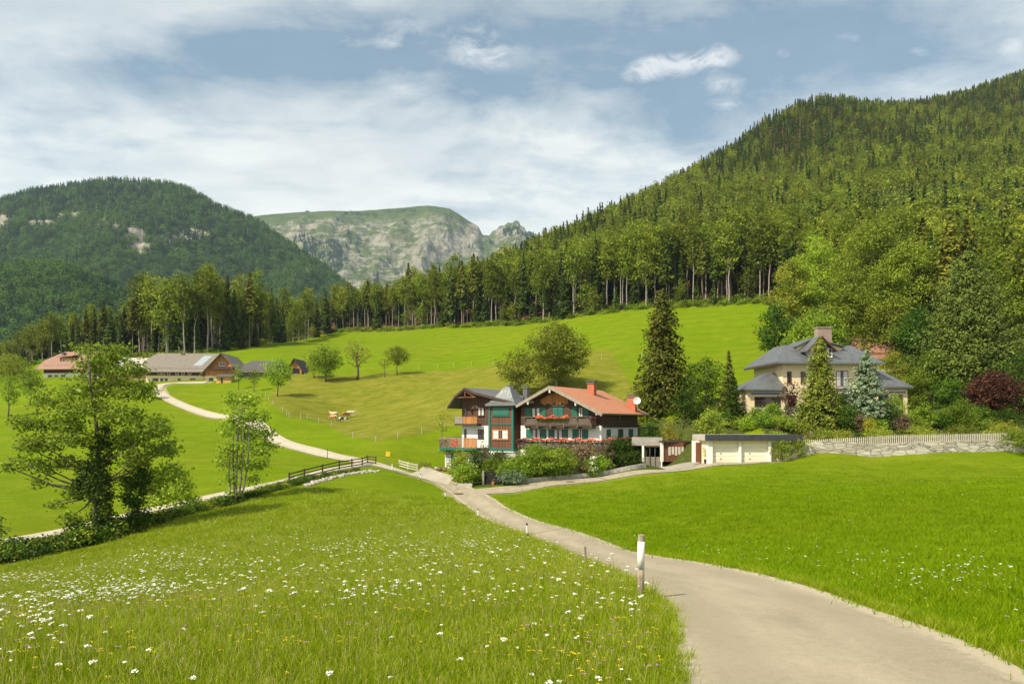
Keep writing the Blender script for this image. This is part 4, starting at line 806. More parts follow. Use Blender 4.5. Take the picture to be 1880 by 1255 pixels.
def flowers(root,rng,face,u0,u1,z,mat='blossom',h=.32,dens=120,trail=True,d=.2):
    k=int(abs(u1-u0)*dens); u=rng.uniform(u0,u1,k); dd=rng.normal(size=k)*.10+d; zz=z+rng.random(k)*h*(.7+.5*np.sin(u*3.1)); kk,p=face
    C=np.stack([u,p-dd,zz],1) if kk=='f' else (np.stack([p+dd,u,zz],1)); V,Fq=cards(C,rng.normal(size=(k,3))+[0,-.6,.6],rng.uniform(.10,.20,k),rng,.9)
    bx=link('flowers',mesh_np('flowers',V,Fq),M[mat],root)
    k=int(abs(u1-u0)*dens*.9); u=rng.uniform(u0,u1,k); dd=rng.normal(size=k)*.08+d; zz=z+.12-rng.random(k)**1.3*.55*(1 if trail else .3); C=np.stack([u,p-dd,zz],1) if kk=='f' else (np.stack([p+dd,u,zz],1)); V,Fq=cards(C,rng.normal(size=(k,3))+[0,-.5,.3],rng.uniform(.10,.20,k),rng,.7)
    link('flower_leaves',mesh_np('flower_leaves',V,Fq),M['deep' if mat!='purpleleaf' else 'purpleleaf'],root)
rg=np.random.default_rng(12)
# ---- the chalet
f=Frame(5.1,100,31); ch=empty('chalet',(5.1,100,0),f.rz,'large alpine chalet with orange tiled roof, green shutters and geranium balconies','house')
fy=1.5; xl,xr=-5.4,7.0; yb=14.6; Z=lambda py,x=0,y=fy:f.z(py,x,y)
zf=Z(781); z0=-7.6; zap=Z(708,0,0); zfl=Z(815)
rz=lambda x: zap-.485*abs(x)
MB().box(xl,xr,fy,yb,z0,zf).build('wall',M['white'],ch)
mb=MB(); mb.prism([(xl,zf+.003),(xr,zf+.003),(xr,rz(xr)-.3),(0,zap-.3),(xl,rz(xl)-.3)],fy+.03,yb-.03); mb.build('timber_storey',M['timber'],ch)
profile_roof(ch,[(-5.25,rz(5.25)+.02),(0,zap),(7.75,rz(7.75))],0,17.2,.16,'tile_red',fascia='greywood',fh=.42)
mb=MB()
for i in range(60):   # tile ends along the eave
    pass
for x in (-3.4,0,3.9,6.95): mb.box(x-.13,x+.13,.0,fy+.2,rz(x)-.62,rz(x)-.30)
mb.build('purlin',M['palewood'],ch)
mb=MB().box(-.14,.14,-.02,.1,rz(0)-.95,rz(0)-.35); 
for x in (-3.4,3.9): mb.box(x-.12,x+.12,-.02,.08,rz(x)-.85,rz(x)-.3)
mb.build('carved_drop',M['palewood'],ch)
# orange carved gable panel
mb=MB(); x0,x1=f.lx(993,fy),f.lx(1043,fy); zz=Z(741,.5)
for i in range(16):
    a=x0+(x1-x0)*i/16; b=a+(x1-x0)/16-.03; c=(a+b)/2; top=min(rz(c)-.75,zz+1.55); dz=.12*math.cos(i*math.pi/2)
    mb.box(a,b,fy-.05,fy+.02,zz+dz,top)
mb.build('carved_gable_panel',M['orangewood'],ch)
face=('f',fy); mb=MB(); fbox(mb,face,x0-.6,x1+.8,.0,.10,zz-.35,zz-.15); mb.build('gable_beam',M['darkwood'],ch)
X=lambda px,y=fy:f.lx(px,y)
zu0,zu1=Z(765),Z(747.5)
for a,b,k in [(964,976,'g'),(976.5,991.5,'w'),(992,1002,'g'),(1015.5,1024.5,'l'),(1025,1034,'l'),(1050,1060,'g'),(1062,1070.5,'w'),(1071,1081,'g')]:
    if k=='w': window(ch,face,X(a),X(b),zu0,zu1,curtain=True,bars=(1,0))
    else: shutter(ch,face,X(a),X(b),zu0,zu1,'green' if k=='g' else 'greenl')
zl0,zl1=Z(805),Z(787)
for a,b,k in [(966,976,'g'),(977,992.5,'w'),(993,1003,'g'),(1007,1016.5,'g'),(1017,1033,'w'),(1033.5,1043,'g'),(1051,1061,'g'),(1062,1070,'w'),(1070.5,1080,'g')]:
    if k=='w': window(ch,face,X(a),X(b),zl0,zl1,curtain=True,bars=(1,0))
    else: shutter(ch,face,X(a),X(b),zl0,zl1)
window(ch,face,X(944.5+17.5),X(963.3),zl0,zl1,bars=(0,1)) if False else None
# side wall
fs=('r',xr); Yl=lambda px:f.ly(px,xr); zs=lambda py:f.z(py,xr,8)
for a,b,k in [(1113.5,1121,'g'),(1134.5,1138,'g'),(1138.3,1140.5,'w'),(1140.8,1144,'g'),(1154,1162,'g')]:
    ya,yb_=Yl(a),Yl(b)
    if k=='w': window(ch,fs,ya,yb_,zs(803),zs(787),bars=(0,1))
    else: shutter(ch,fs,ya,yb_,zs(803),zs(787.5))
window(ch,fs,Yl(1136),Yl(1139.5),zs(776),zs(762),bars=(0,0))
mb=MB()
for i in range(12): y=fy+.6+i*1.1; mb.box(xr,xr+.35,y,y+.22,zf-.25,zf)
mb.box(xr,xr+.4,fy,yb,zf+.002,zf+.14); mb.build('beam_ends',M['darkwood'],ch)
# balconies
def balcony(root,x0,x1,y0,y1,zb,h,mat,rail='railwood',sideR=True,name='balcony'):
    mb=MB().box(x0,x1,y0,y1,zb-.22,zb); 
    e_=mb.build(name,M[mat],root); r=MB(); r.box(x0,x1,y0-.02,y0+.16,zb+h-.10,zb+h); r.box(x0,x1,y0,y0+.1,zb+.05,zb+.16)
    k=int((x1-x0)/.17)
    for i in range(k): a=x0+(x1-x0)*i/k; r.box(a+.015,a+.155,y0+.02,y0+.05,zb+.16,zb+h*.62)
    r.box(x0,x1,y0,y0+.09,zb+h*.62,zb+h*.72)
    k=max(2,int((x1-x0)/2.0)+1)
    for i in range(k): a=x0+(x1-x0-.16)*i/(k-1); r.box(a,a+.16,y0-.04,y0+.12,zb-.35,zb+h); r.box(a,a+.16,y0-.3,y0-.05,zb+h-.35,zb+h-.2); r.prism([(a,zb-.22),(a+.16,zb-.22),(a+.16,zb-.5),(a,zb-.5)],y0+.2,y1)
    for xs in ((x1-.1,x1),) if sideR else (): 
        r.box(xs[0],xs[1],y0,y1,zb+h-.1,zb+h); 
        for j in range(int((y1-y0)/.17)): r.box(xs[0]+.02,xs[0]+.05,y0+.17*j+.02,y0+.17*j+.155,zb+.1,zb+h-.1)
    r.build('railing',M[rail],e_); return e_
yb0=fy-1.35
zb=Z(779.5,0,yb0); b1=balcony(ch,f.lx(963,yb0),f.lx(1086,yb0),yb0,fy,zb,Z(764,0,yb0)-zb,'darkwood','railwood')
flowers(b1,rg,('f',yb0),f.lx(986,yb0),f.lx(1044,yb0),Z(768,0,yb0),h=.42)
flowers(b1,rg,('f',yb0),f.lx(1084,yb0),f.lx(1096,yb0),Z(770,0,yb0),'purpleleaf',h=.35)
yb1=fy-1.9; zb=Z(819,0,yb1); b2=balcony(ch,f.lx(951,yb1),8.6,yb1,fy,zb,Z(806.5,0,yb1)-zb,'darkwood','railwood')
flowers(b2,rg,('f',yb1),f.lx(967,yb1),8.5,Z(809,0,yb1),h=.42,dens=110)
flowers(b2,rg,('f',yb1),f.lx(950,yb1),f.lx(967,yb1),Z(809.5,0,yb1),'purpleleaf',h=.35,dens=150)
zz=f.z(819,8.6,8); mb=MB().box(xr,8.6,yb1,13.5,zz-.22,zz); b3=mb.build('side_balcony',M['darkwood'],ch); mb=MB(); mb.box(8.5,8.6,yb1+.2,13.5,zz+1,zz+1.1); 
for j in range(72): mb.box(8.53,8.57,yb1+.2+j*.18,yb1+.2+j*.18+.15,zz,zz+1)
mb.build('railing',M['railwood'],b3); flowers(b3,rg,('r',8.45),0,9.5,zz+1.0,h=.32,dens=70); flowers(b3,rg,('r',8.45),9.5,13.2,zz+1.0,'purpleleaf',h=.4,dens=120)
yy=f.ly(1078,1.6); chimney(ch,1.6,10.2,1.05,.9,rz(1.6)-.6,f.z(704,1.6,10.2),'brickred')
chimney(ch,6.4,13.9,1.3,.9,rz(6.4)-.6,f.z(729,6.4,13.9),'brickred')
mb=MB(); 
for i in range(14):
    a0,a1=2*math.pi*i/14,2*math.pi*(i+1)/14; R=.55; i_=len(mb.v); mb.v+=[(0,.14,0),(R*math.cos(a0),0,R*math.sin(a0)),(R*math.cos(a1),0,R*math.sin(a1)),(0,.18,0),(R*math.cos(a0),.04,R*math.sin(a0)),(R*math.cos(a1),.04,R*math.sin(a1))]; mb.f+=[(i_,i_+1,i_+2),(i_+3,i_+5,i_+4),(i_+1,i_+4,i_+5,i_+2)]
mb.bar((0,.15,0),(0,.25,-.9),.06); dsh=mb.build('satellite_dish',M['whitemetal'],ch); dsh.location=(7.35,13.4,f.z(735,7.3,13.4)); dsh.rotation_euler=(0,0,R_(25))
# left wing with the truncated gable
yw=2.4; wl=f.lx(848,yw); wr=-7.0; zfw=f.z(781,-14,yw); G_=[(-17.6,f.z(747,-17.6,1)),(-16.3,f.z(727,-16.3,1)),(-14.5,f.z(711,-14.5,1)),(-12.9,f.z(719,-12.9,1)),(-8.2,f.z(732,-8.2,1)),(-4.6,f.z(742,-5,1))]
w2=MB().box(wl,wr,yw,12.5,z0,zfw); w2.build('wing_wall',M['white'],ch)
gi=lambda x:float(np.interp(x,[p[0] for p in G_],[p[1] for p in G_]))
mb=MB(); mb.prism([(wl,zfw+.004),(wr,zfw+.004),(wr,gi(wr)-.3),(-12.9,G_[3][1]-.3),(-14.5,G_[2][1]-.3),(-16.3,G_[1][1]-.3),(wl,gi(wl)-.3)],yw+.03,12.45); mb.build('wing_timber',M['timberv'],ch)
profile_roof(ch,G_,.7,13.5,.16,'slate2',name='wing_roof',fascia='darkwood',fh=.34)
mb=MB(); zz=f.z(729,-14.5,.9); mb.bar((-16.4,.85,zz),(-12.6,.85,zz),.16); mb.bar((-14.5,.85,zz-.1),(-14.5,.85,G_[2][1]-.25),.16); mb.bar((-16.2,.85,zz),(-14.5,.85,G_[2][1]-.5),.14); mb.bar((-12.8,.85,zz),(-14.5,.85,G_[2][1]-.5),.14); mb.build('gable_truss',M['redwood'],ch)
fw_=('f',yw); X2=lambda px:f.lx(px,yw); Z2=lambda py:f.z(py,-13,yw)
window(ch,fw_,X2(877.5),X2(889),Z2(763),Z2(747.5),curtain=True); window(ch,fw_,X2(877.5),X2(888.5),Z2(804.5),Z2(787.5))
window(ch,fw_,X2(852),X2(857),Z2(765),Z2(748),bars=(0,0),name='balcony_door'); window(ch,fw_,X2(852.5),X2(856.5),Z2(805),Z2(787.5),bars=(0,1))
window(ch,face,-6.55,-6.0,Z(803.5,-6),Z(787.5,-6),bars=(0,0)) if False else None
mb=MB().bar((X2(866.5),yw-.02,Z2(752)),(X2(866.5),yw-.2,Z2(752)),.1); mb.box(X2(866.5)-.12,X2(866.5)+.12,yw-.35,yw-.15,Z2(756),Z2(752.5)); mb.build('wall_lamp',M['iron'],ch)
def rails(root,pts,zb,h,mat,name,step=.14,t=.05,board=False,top='greywood'):
    mb=MB()
    for (xa,ya),(xb,yb_) in zip(pts[:-1],pts[1:]):
        L=math.hypot(xb-xa,yb_-ya); k=max(1,int(L/step)); mb.bar((xa,ya,zb+h),(xb,yb_,zb+h),.09); mb.bar((xa,ya,zb+.08),(xb,yb_,zb+.08),.07)
        for i in range(k+1): q=i/k; x=xa+(xb-xa)*q; y=ya+(yb_-ya)*q; mb.bar((x,y,zb),(x,y,zb+h),t if not board else step*.85,t if not board else .03)
    return mb.build(name,M[mat],root)
xa,xb,xc=f.lx(834.5,1.2),f.lx(850,1.2),f.lx(875,1.2); zb=f.z(777.5,-15,1.2); MB().box(xa,xc,1.2,yw,zb-.25,zb).build('small_balcony',M['darkwood'],ch)
rails(ch,[(xb,1.2),(xc,1.2)],zb,.98,'orangewood','small_balcony_railing',board=True,step=.16); rails(ch,[(xa,yw+1.5),(xa,1.2),(xb,1.2)],zb,.98,'greywood','small_balcony_railing',board=True,step=.2)
MB().box(xa,wl,yw,yw+1.6,zb-.24,zb-.01).build('small_balcony',M['darkwood'],ch)
# garage block below the terrace
ya_=-.9; xa,xm,xc=f.lx(807,ya_),f.lx(852,ya_),f.lx(875,ya_); zb=f.z(821,-18,ya_); tr=MB().box(xa,xc,ya_,yw,zb-.32,zb).box(xa,wl,yw,6,zb-.31,zb-.01).build('terrace',M['greenl'],ch)
rails(tr,[(xa,5.9),(xa,ya_+.05),(xm,ya_+.05)],zb,1.42,'greywood','wrought_railing',step=.11,t=.03); rails(tr,[(xm,ya_+.05),(xc,ya_+.05)],zb,1.42,'orangewood','wooden_railing',board=True,step=.18)
for a,b,mt in ((xa,xa+1.4,'purpleleaf'),(xa+1.2,xm-1.0,'mauve'),(xm-2.4,xm-.8,'blossom'),(xa+2,xa+3,'blossom')):
    k=int(abs(b-a)*120); C=np.stack([rg.uniform(a,b,k),np.full(k,ya_-.04)+rg.normal(size=k)*.05,zb+rg.uniform(.05,1.25,k)],1); V,Fq=cards(C,rg.normal(size=(k,3))*.5+[0,-1,.2],rg.uniform(.08,.17,k),rg,.8); link('climbing_flowers',mesh_np('climbing_flowers',V,Fq),M[mt],tr)
ga,gb_,gc_=f.lx(817,.2),f.lx(830,.2),f.lx(850,.2); zg=gpt(820,109.5).z-.4; MB().box(ga,xc,.2,6.5,zg,zb-.32).build('garage_wall',M['white'],ch)
mb=MB().box(gb_,gc_,.12,.198,zg,f.z(826,-19,.2)); mb.build('garage_door',M['green'],ch); MB().box(gb_-.18,gb_-.01,.1,.199,zg,f.z(826,-19,.2)).build('door_frame',M['greenl'],ch)
mb=MB(); 
for i in range(7): z=zg+.7+i*.42; mb.box(ga+.35,ga+1.15,.14,.18,z,z+.04)
for a in (.35,.75,1.11): mb.box(ga+a,ga+a+.04,.10,.14,zg+.6,zg+3.3)
mb.build('trellis',M['iron'],ch)
k=900; C=np.stack([rg.uniform(ga-1.5,xc,k),rg.normal(size=k)*.3-.3,zb-.35-np.abs(rg.normal(size=k))*.30],1); V,Fq=cards(C,rg.normal(size=(k,3))+[0,-.5,.5],rg.uniform(.12,.25,k),rg); link('creeper',mesh_np('creeper',V,Fq),M['ash'],ch)
# tower bay
ty=.8; t0,t1=f.lx(896.5,ty),f.lx(942.5,ty); tb,tt=f.z(822,-10,ty),f.z(741,-10,ty); T2=lambda px:f.lx(px,ty); TZ=lambda py:f.z(py,-10,ty)
tw=MB().box(t0+.1,t1-.1,ty+.1,4,tb,tt).build('tower_wall',M['redwood'],ch)
mb=MB(); 
for a in (t0,t1-.32): mb.box(a,a+.32,ty,ty+.32,tb,tt)
mb.box(t1-.32,t1,3.2,3.5,tb,tt); mb.box(t0+.32,t1-.32,ty+.02,ty+.2,TZ(779.5),TZ(777.5)); mb.box(t0-.1,t1+.1,ty-.12,4,tb-.35,tb+.0); mb.build('corner_post',M['greenl'],ch)
MB().box(t0-.05,t1+.05,ty-.05,3.9,TZ(829),tb-.352).build('tower_base',M['white'],ch)
ft=('f',ty+.1); mb=MB(); fbox(mb,ft,T2(904),T2(934),.02,.07,TZ(762),TZ(748)); fbox(mb,ft,T2(903),T2(935),.02,.12,TZ(764.5),TZ(763)); mb.build('roller_blind',M['greenl'],ch)
window(ch,ft,T2(903.5),T2(933),TZ(806),TZ(788),frame='orangewood',curtain=True,bars=(1,1),fw=.14)
mb=MB(); xo,xO=f.lx(891,ty-.5),f.lx(946.5,ty-.5); ye,yE=ty-.5,4.6; xc_=(xo+xO)/2; yc=(ye+yE)/2; zt_=f.z(709,-10,1)-tt; L=[(0,tt-.05,1.0),(0,tt+.10*zt_,.83),(0,tt+.28*zt_,.66),(0,tt+.55*zt_,.46),(0,tt+.8*zt_,.30),(0,tt+.97*zt_,.17),(0,tt+zt_,.10)]
prev=None
for i,(_,z,sx) in enumerate(L):
    cur=[(xc_-(xc_-xo)*sx,yc-(yc-ye)*sx,z),(xc_+(xO-xc_)*sx,yc-(yc-ye)*sx,z),(xc_+(xO-xc_)*sx,yc+(yE-yc)*sx,z),(xc_-(xc_-xo)*sx,yc+(yE-yc)*sx,z)]
    if prev: i0=len(mb.v); mb.v+=prev+cur; mb.f+=[(i0+j,i0+(j+1)%4,i0+4+(j+1)%4,i0+4+j) for j in range(4)]
    prev=cur
i0=len(mb.v); mb.v+=prev; mb.f.append((i0,i0+1,i0+2,i0+3)); mb.build('tower_roof',M['slate'],ch); MB().box(xo-.03,xO+.03,ye-.03,yE,tt-.30,tt-.06).build('tower_eave',M['metal'],ch)
chimney(ch,f.lx(939,6),6,.75,.75,1,f.z(712,-9,6),'slate2'); chimney(ch,f.lx(966,8),8,.75,.75,1,f.z(712,-7,8),'slate2')
# passage below between tower and hedge
MB().box(f.lx(930,.9),f.lx(946,.9),.9,2.38,z0,TZ(829)-.01).build('basement_wall',M['concrete'],ch)
# garden doorway in the hedge with green posts and kerb wall
g0=gpt(905,86.5); dw=empty('garden_doorway',g0,-R_(8),'dark garden doorway with green posts under the chalet hedge','doorway')
mb=MB().box(-1.25,-1.05,-.12,.12,-.3,1.6).box(1.05,1.2,-.12,.12,-.3,1.5); mb.build('post',M['greywood'],dw); MB().box(-1.05,1.05,.12,2.2,-.3,1.45).build('opening_shade_block',M['dark'],dw); MB().box(-.15,.15,-.1,.1,-.1,.35).build('planter',M['brickred'],dw)  # solid dark block stands in for the shade inside the doorway
def wallstrip(name,label,cat,pts,h,t,mat,top=None,up=0):
    P=spline(pts,6); mb=MB()
    for (xa,ya),(xb,yb_) in zip(P[:-1],P[1:]):
        d=Vector((xb-xa,yb_-ya,0)); L=d.length; d/=L; nn=Vector((-d.y,d.x,0))*t/2; za,zb2=float(gh(xa,ya)[0]),float(gh(xb,yb_)[0]); hh=h if not callable(h) else None
        ha,hb=(h,h) if hh is not None else (h(xa),h(xb)); a=Vector((xa,ya,0))-d*.001;b_=Vector((xb,yb_,0))
        mb.hexa([tuple(a-nn)[:2]+(za-.4,),tuple(b_-nn)[:2]+(zb2-.4,),tuple(b_+nn)[:2]+(zb2-.4,),tuple(a+nn)[:2]+(za-.4,),tuple(a-nn)[:2]+(za+ha,),tuple(b_-nn)[:2]+(zb2+hb,),tuple(b_+nn)[:2]+(zb2+hb,),tuple(a+nn)[:2]+(za+ha,)])
    o=mb.build(name,M[mat]); tag(o,label,cat); return o
wallstrip('garden_wall','low stone edging wall between the chalet hedge and the lane','wall',[(-6.3,85.4),(-4.6,85.2)],.45,.3,'concrete')
wallstrip('garden_wall','long low stone kerb wall under the chalet hedge on the right','wall',[(-.2,86.6),(3.0,87.6),(8.5,89.9),(14.5,90.6),(16.6,91.6)],.5,.35,'concrete')
# shingled carport right of the chalet
fc=Frame(*gpt(1171,97)[:2],22); zc_=gpt(1190,95).z-.6; cp_=empty('carport',(fc.ox,fc.oy,0),fc.rz,'flat carport with silver shingle parapet between the chalet and the wooden shed','carport'); x1=fc.lx(1216,0); zt=fc.z(802,0,0); zm=fc.z(817.5,0,0)
MB().box(-.8,x1,0,.25,zm,zt).build('parapet',M['shingle_wall'],cp_); MB().box(-.8,x1,.26,8,zm,zt-.3).build('roof',M['slate'],cp_)
mb=MB().box(.55,.8,0,.25,zc_,zm); mb.box(x1-.3,x1-.02,0,.25,zc_,zm); mb.build('pillar',M['white'],cp_); MB().box(.8,x1-.3,5,5.3,zc_,zm).build('back_wall',M['dark'],cp_)
mb=MB().box(.8,x1-.32,.05,.2,zm-.15,zm-.01); mb.build('beam',M['redwood'],cp_)
mb=MB(); k=9; wbar=(x1-.3-.8)
for i in range(k*2): a=.8+wbar*i/(k*2); mb.box(a+.02,a+wbar/(k*2)-.02,.05,.09,zc_,fc.z(838,1,0))
mb.box(.8,x1-.3,.10,.14,fc.z(838,1,0)-.12,fc.z(838,1,0)); mb.build('board_gate',M['greywood'],cp_)
mb=MB(); 
for i in range(4): a=.9+wbar*.95*i/3; mb.box(a,a+.06,-.08,-.02,zc_+.3,fc.z(822,1,0))
mb.build('steel_post',M['metal'],cp_)
# wooden shed and link wall
P0=gpt(1220,95); fsd=Frame(P0.x,P0.y,0); sd=empty('wooden_shed',(P0.x,P0.y,0),0,'brown wooden shed with a flat roof between the carport and the garage','shed'); zb=zat(844,95)-.2; zt=zat(812,95)
x1=fsd.lx(1255,0); x2=fsd.lx(1280,1.5); MB().hexa([(0,0,zb),(x1,0,zb),(x1,3,zb),(0,3,zb),(0,0,zt),(x1,0,zt),(x1,3,zt),(0,3,zt)]).build('wall',M['redwood'],sd)
MB().hexa([(x1,-.0,zb),(x2,1.5,zb),(x2,4,zb),(x1+.01,3,zb),(x1,0,zt),(x2,1.5,zt),(x2,4,zt),(x1+.01,3,zt)]).build('side_wall',M['redwood'],sd)
MB().slab([(-.5,-.5,zt+.25),(x2+.2,.6,zt+.2),(x2+.2,4.5,zt+.2),(-.5,4.5,zt+.25)],.22).build('roof',M['darkwood'],sd)
mb=MB(); 
for i in range(5): a=.5+.42*i; mb.box(a,a+.3,-.05,-.01,zb+.8+.12*(i%2),zb+1.9)
mb.build('stacked_firewood',M['palewood'],sd); MB().box(-.5,-.15,-.1,.3,zb,zt).build('post',M['white'],sd)
# double garage
Yg=87.0; P0=gpt(1303,Yg); fg=Frame(P0.x,Yg,0); gr=empty('double_garage',(P0.x,Yg,0),0,'white double garage with two cream up-and-over doors under a dark metal fascia','garage'); gx=lambda px:fg.lx(px,0); gz=lambda py:zat(py,Yg); zb=gz(847)
MB().box(gx(1292),gx(1470),-.75,-.55,gz(808.5),gz(797)).build('fascia',M['fascia'],gr); MB().box(gx(1292),gx(1470),-.548,5.5,gz(808.3),gz(798)).build('roof',M['concrete'],gr)
mb=MB().box(gx(1298),gx(1420),.9,5.4,zb-.4,gz(808.5)); mb.build('wall',M['cream'],gr)
mb=MB()
for a,b in ((1298.5,1307),(1355,1359.5),(1409,1414)): mb.box(gx(a),gx(b),-.35,.9,zb-.6,gz(808.7))
mb.build('pillar',M['white'],gr); MB().box(gx(1307),gx(1470),-.28,.2,gz(811.8),gz(808.6)).build('lintel',M['cream'],gr); MB().box(gx(1414),gx(1470),.3,.5,zb-.6,gz(811.9)).build('end_wall',M['cream'],gr)
for a,b in ((1307,1355),(1359.5,1409)):
    d=MB().box(gx(a)+.02,gx(b)-.02,.02,.08,zb-.4,gz(812)).build('garage_door',M['creamdoor'],gr); mb=MB(); c=(gx(a)+gx(b))/2-.5; mb.box(c-.05,c+.05,-.03,.02,gz(833),gz(831)); mb.box(c-.12,c+.12,-.03,.02,gz(842),gz(841.2)); mb.build('handle',M['iron'],d)
MB().box(gx(1281),gx(1298.4),2.5,2.9,zb-.2,gz(809)).build('link_wall',M['white'],gr); MB().box(gx(1287),gx(1297),2.42,2.49,zb-.2,gz(813)).build('side_door',M['redwood'],gr)
# stone wall and picket fence
WP=[(33.2,87.6),(40,87.3),(52,87.6),(64,89.2),(80,91)]
wallstrip('stone_wall','pale dry stone retaining wall below the picket fence','wall',WP,lambda x:np.interp(x,[33,38,62,80],[1.05,1.3,1.15,1.2]),1.0,'stone')
pf=empty('picket_fence',(*WP[0],0),0,'long weathered picket fence standing on the stone wall','fence'); P=spline([(34.4,88.0),(40,87.7),(52,88.0),(60.5,89.0)],30); mb=MB(); rl=MB(); wh=lambda x:float(np.interp(x,[33,38,62,80],[1.05,1.3,1.15,1.2]))
s=np.r_[0,np.cumsum(np.hypot(*np.diff(P,axis=0).T))]; q=np.arange(0,s[-1],.235); PX=np.interp(q,s,P[:,0]);PY=np.interp(q,s,P[:,1]); ox,oy=WP[0]; ZG=gh(PX,PY)
base=[float(np.interp(x,[34.4,46,60.5],[zat(828,88.0),zat(818.5,87.7),zat(814,89)])) for x in PX]
for x,y,z in zip(PX,PY,base): mb.hexa([(x-ox-.05,y-oy-.015,z+.05),(x-ox+.05,y-oy-.015,z+.05),(x-ox+.05,y-oy+.015,z+.05),(x-ox-.05,y-oy+.015,z+.05),(x-ox-.045,y-oy-.015,z+1.32),(x-ox+.045,y-oy-.015,z+1.32),(x-ox+.045,y-oy+.015,z+1.32),(x-ox-.045,y-oy+.015,z+1.32)])
pk=mb.build('pickets',M['palewood'],pf); pk['kind']='stuff'
for i in range(0,len(PX)-8,8):
    for h in (.35,1.05): rl.bar((PX[i]-ox,PY[i]-oy+.04,base[i]+h),(PX[i+8]-ox,PY[i+8]-oy+.04,base[i+8]+h),.05,.08)
rl.build('rails',M['greywood'],pf); mb=MB()
for i in range(0,len(PX),9): mb.box(PX[i]-ox-.06,PX[i]-ox+.06,PY[i]-oy+.06,PY[i]-oy+.18,base[i]-1,base[i]+1.25)
mb.build('posts',M['greywood'],pf)
# ---- villa
fv=Frame(*[gpt(1437,112).x,112],-4); vl=empty('villa',(fv.ox,fv.oy,0),fv.rz,'cream villa with grey metal hipped roofs and two low side wings','house'); vx=lambda px,y=0:fv.lx(px,y); vz=lambda py,x=6,y=0:fv.z(py,x,y); zb=vz(772)
xr=vx(1605); MB().box(0,xr,0,11,zb-1,vz(664)).build('wall',M['cream'],vl)
ze=vz(665.5); zrd=vz(633,6,3.5); mb=MB(); x0,x1=vx(1421),vx(1618)
a=vx(1466,4);b=vx(1560,4)
mb.slab([(x0,-1,ze),(x1,-1,ze),(x1-2.6,4,zrd),(x0+3.4,4,zrd)],.15); mb.slab([(x0,-1,ze),(x0+3.4,4,zrd),(x0+3.4,8,zrd),(x0,12,ze)],.15); mb.slab([(x1,-1,ze),(x1,12,ze),(x1-2.6,8,zrd),(x1-2.6,4,zrd)],.15); mb.slab([(x0,12,ze),(x0+3.4,8,zrd),(x1-2.6,8,zrd),(x1,12,ze)],.15); mb.slab([(x0+3.4,4,zrd),(x1-2.6,4,zrd),(x1-2.6,8,zrd),(x0+3.4,8,zrd)],.1)
mb.build('roof',M['slate'],vl); MB().box(x0,x1,-1.05,-.95,ze-.25,ze+.03).build('gutter',M['metal'],vl)
MB().box(x0,x0+.12,-1,12,ze-.4,ze-.16).build('soffit',M['darkwood'],vl)
# upper storey gable
ap=vz(617,6,0); xa,xb=vx(1466,1.5),vx(1556,1.5); xm=(vx(1508,-.6)); mb=MB(); zq=vz(634,6,1.5)
mb.slab([(xa,2,zq),(xm,2,ap),(xm,9,ap),(xa,9,zq)],.15); mb.slab([(xm,2,ap),(xb,2,zq),(xb,9,zq),(xm,9,ap)],.15); mb.build('upper_roof',M['slate'],vl); mb=MB(); mb.prism([(xa+.3,ze+.3),(xb-.3,ze+.3),(xb-.3,zq-.2),(xm,ap-.2),(xa+.3,zq-.2)],2.6,8.8); mb.build('upper_wall',M['cream'],vl)
d0,d1=vx(1482,-.8),vx(1538,-.8); zd=vz(643,6,-.8); mb=MB(); mb.slab([(d0,-.8,zd),(xm,-.8,ap+.05),(xm,4,ap+.05),(d0,4,zd)],.16); mb.slab([(xm,-.8,ap+.05),(d1,-.8,zd),(d1,4,zd),(xm,4,ap+.05)],.16); dm=mb.build('dormer_roof',M['slate'],vl)
mb=MB(); mb.prism([(d0+.7,vz(672)),(d1-.7,vz(672)),(d1-.7,zd+.2),(xm,ap-.4),(d0+.7,zd+.2)],-.02,3.9); mb.build('dormer_wall',M['concrete'],vl)
mb=MB(); mb.prism([(d0,zd-.05),(d0,zd-.3),(xm,ap-.3),(xm,ap-.0)],-.88,-.80); mb.prism([(xm,ap-.0),(xm,ap-.3),(d1,zd-.3),(d1,zd-.05)],-.88,-.80); mb.build('barge_board',M['redwood'],vl)
fvf=('f',-.02); window(vl,fvf,vx(1519.5),vx(1527.5),vz(655),vz(640),frame='whitemetal',bars=(0,1)); window(vl,fvf,vx(1492),vx(1500),vz(655),vz(640),frame='whitemetal',bars=(0,1))
chimney(vl,vx(1511,5),5,2.3,1.2,ap-1.5,vz(602,6,5),'pinkbrown','concrete',False)
fvw=('f',0)
for a,b,z1,z2 in ((1445,1453,703,682),(1470,1479,703,682)): window(vl,fvw,vx(a),vx(b),vz(z1),vz(z2),frame='redwood',bars=(0,1))
window(vl,fvw,vx(1534.5),vx(1557),vz(709),vz(680),frame='redwood',curtain=True,bars=(1,1),name='french_window')
window(vl,fvw,vx(1575),vx(1590),vz(709),vz(682),frame='redwood',bars=(1,1)); window(vl,fvw,vx(1538),vx(1556),vz(748),vz(724),frame='redwood',bars=(1,1)); window(vl,fvw,vx(1447),vx(1462),vz(745),vz(725),frame='redwood',bars=(1,1))
bl_=MB().box(vx(1528,-1),vx(1566,-1),-1.1,-.01,vz(713),vz(710)).build('balcony',M['concrete'],vl); rails(bl_,[(vx(1528,-1),-1.05),(vx(1566,-1),-1.05)],vz(710),vz(696)-vz(710),'metal','railing',step=.12,t=.025)
aw=MB().slab([(vx(1532,-1),-1.4,vz(721)),(vx(1564,-1),-1.4,vz(721)),(vx(1564,-1),-.02,vz(717)),(vx(1532,-1),-.02,vz(717))],.12).build('awning',M['whitemetal'],vl)
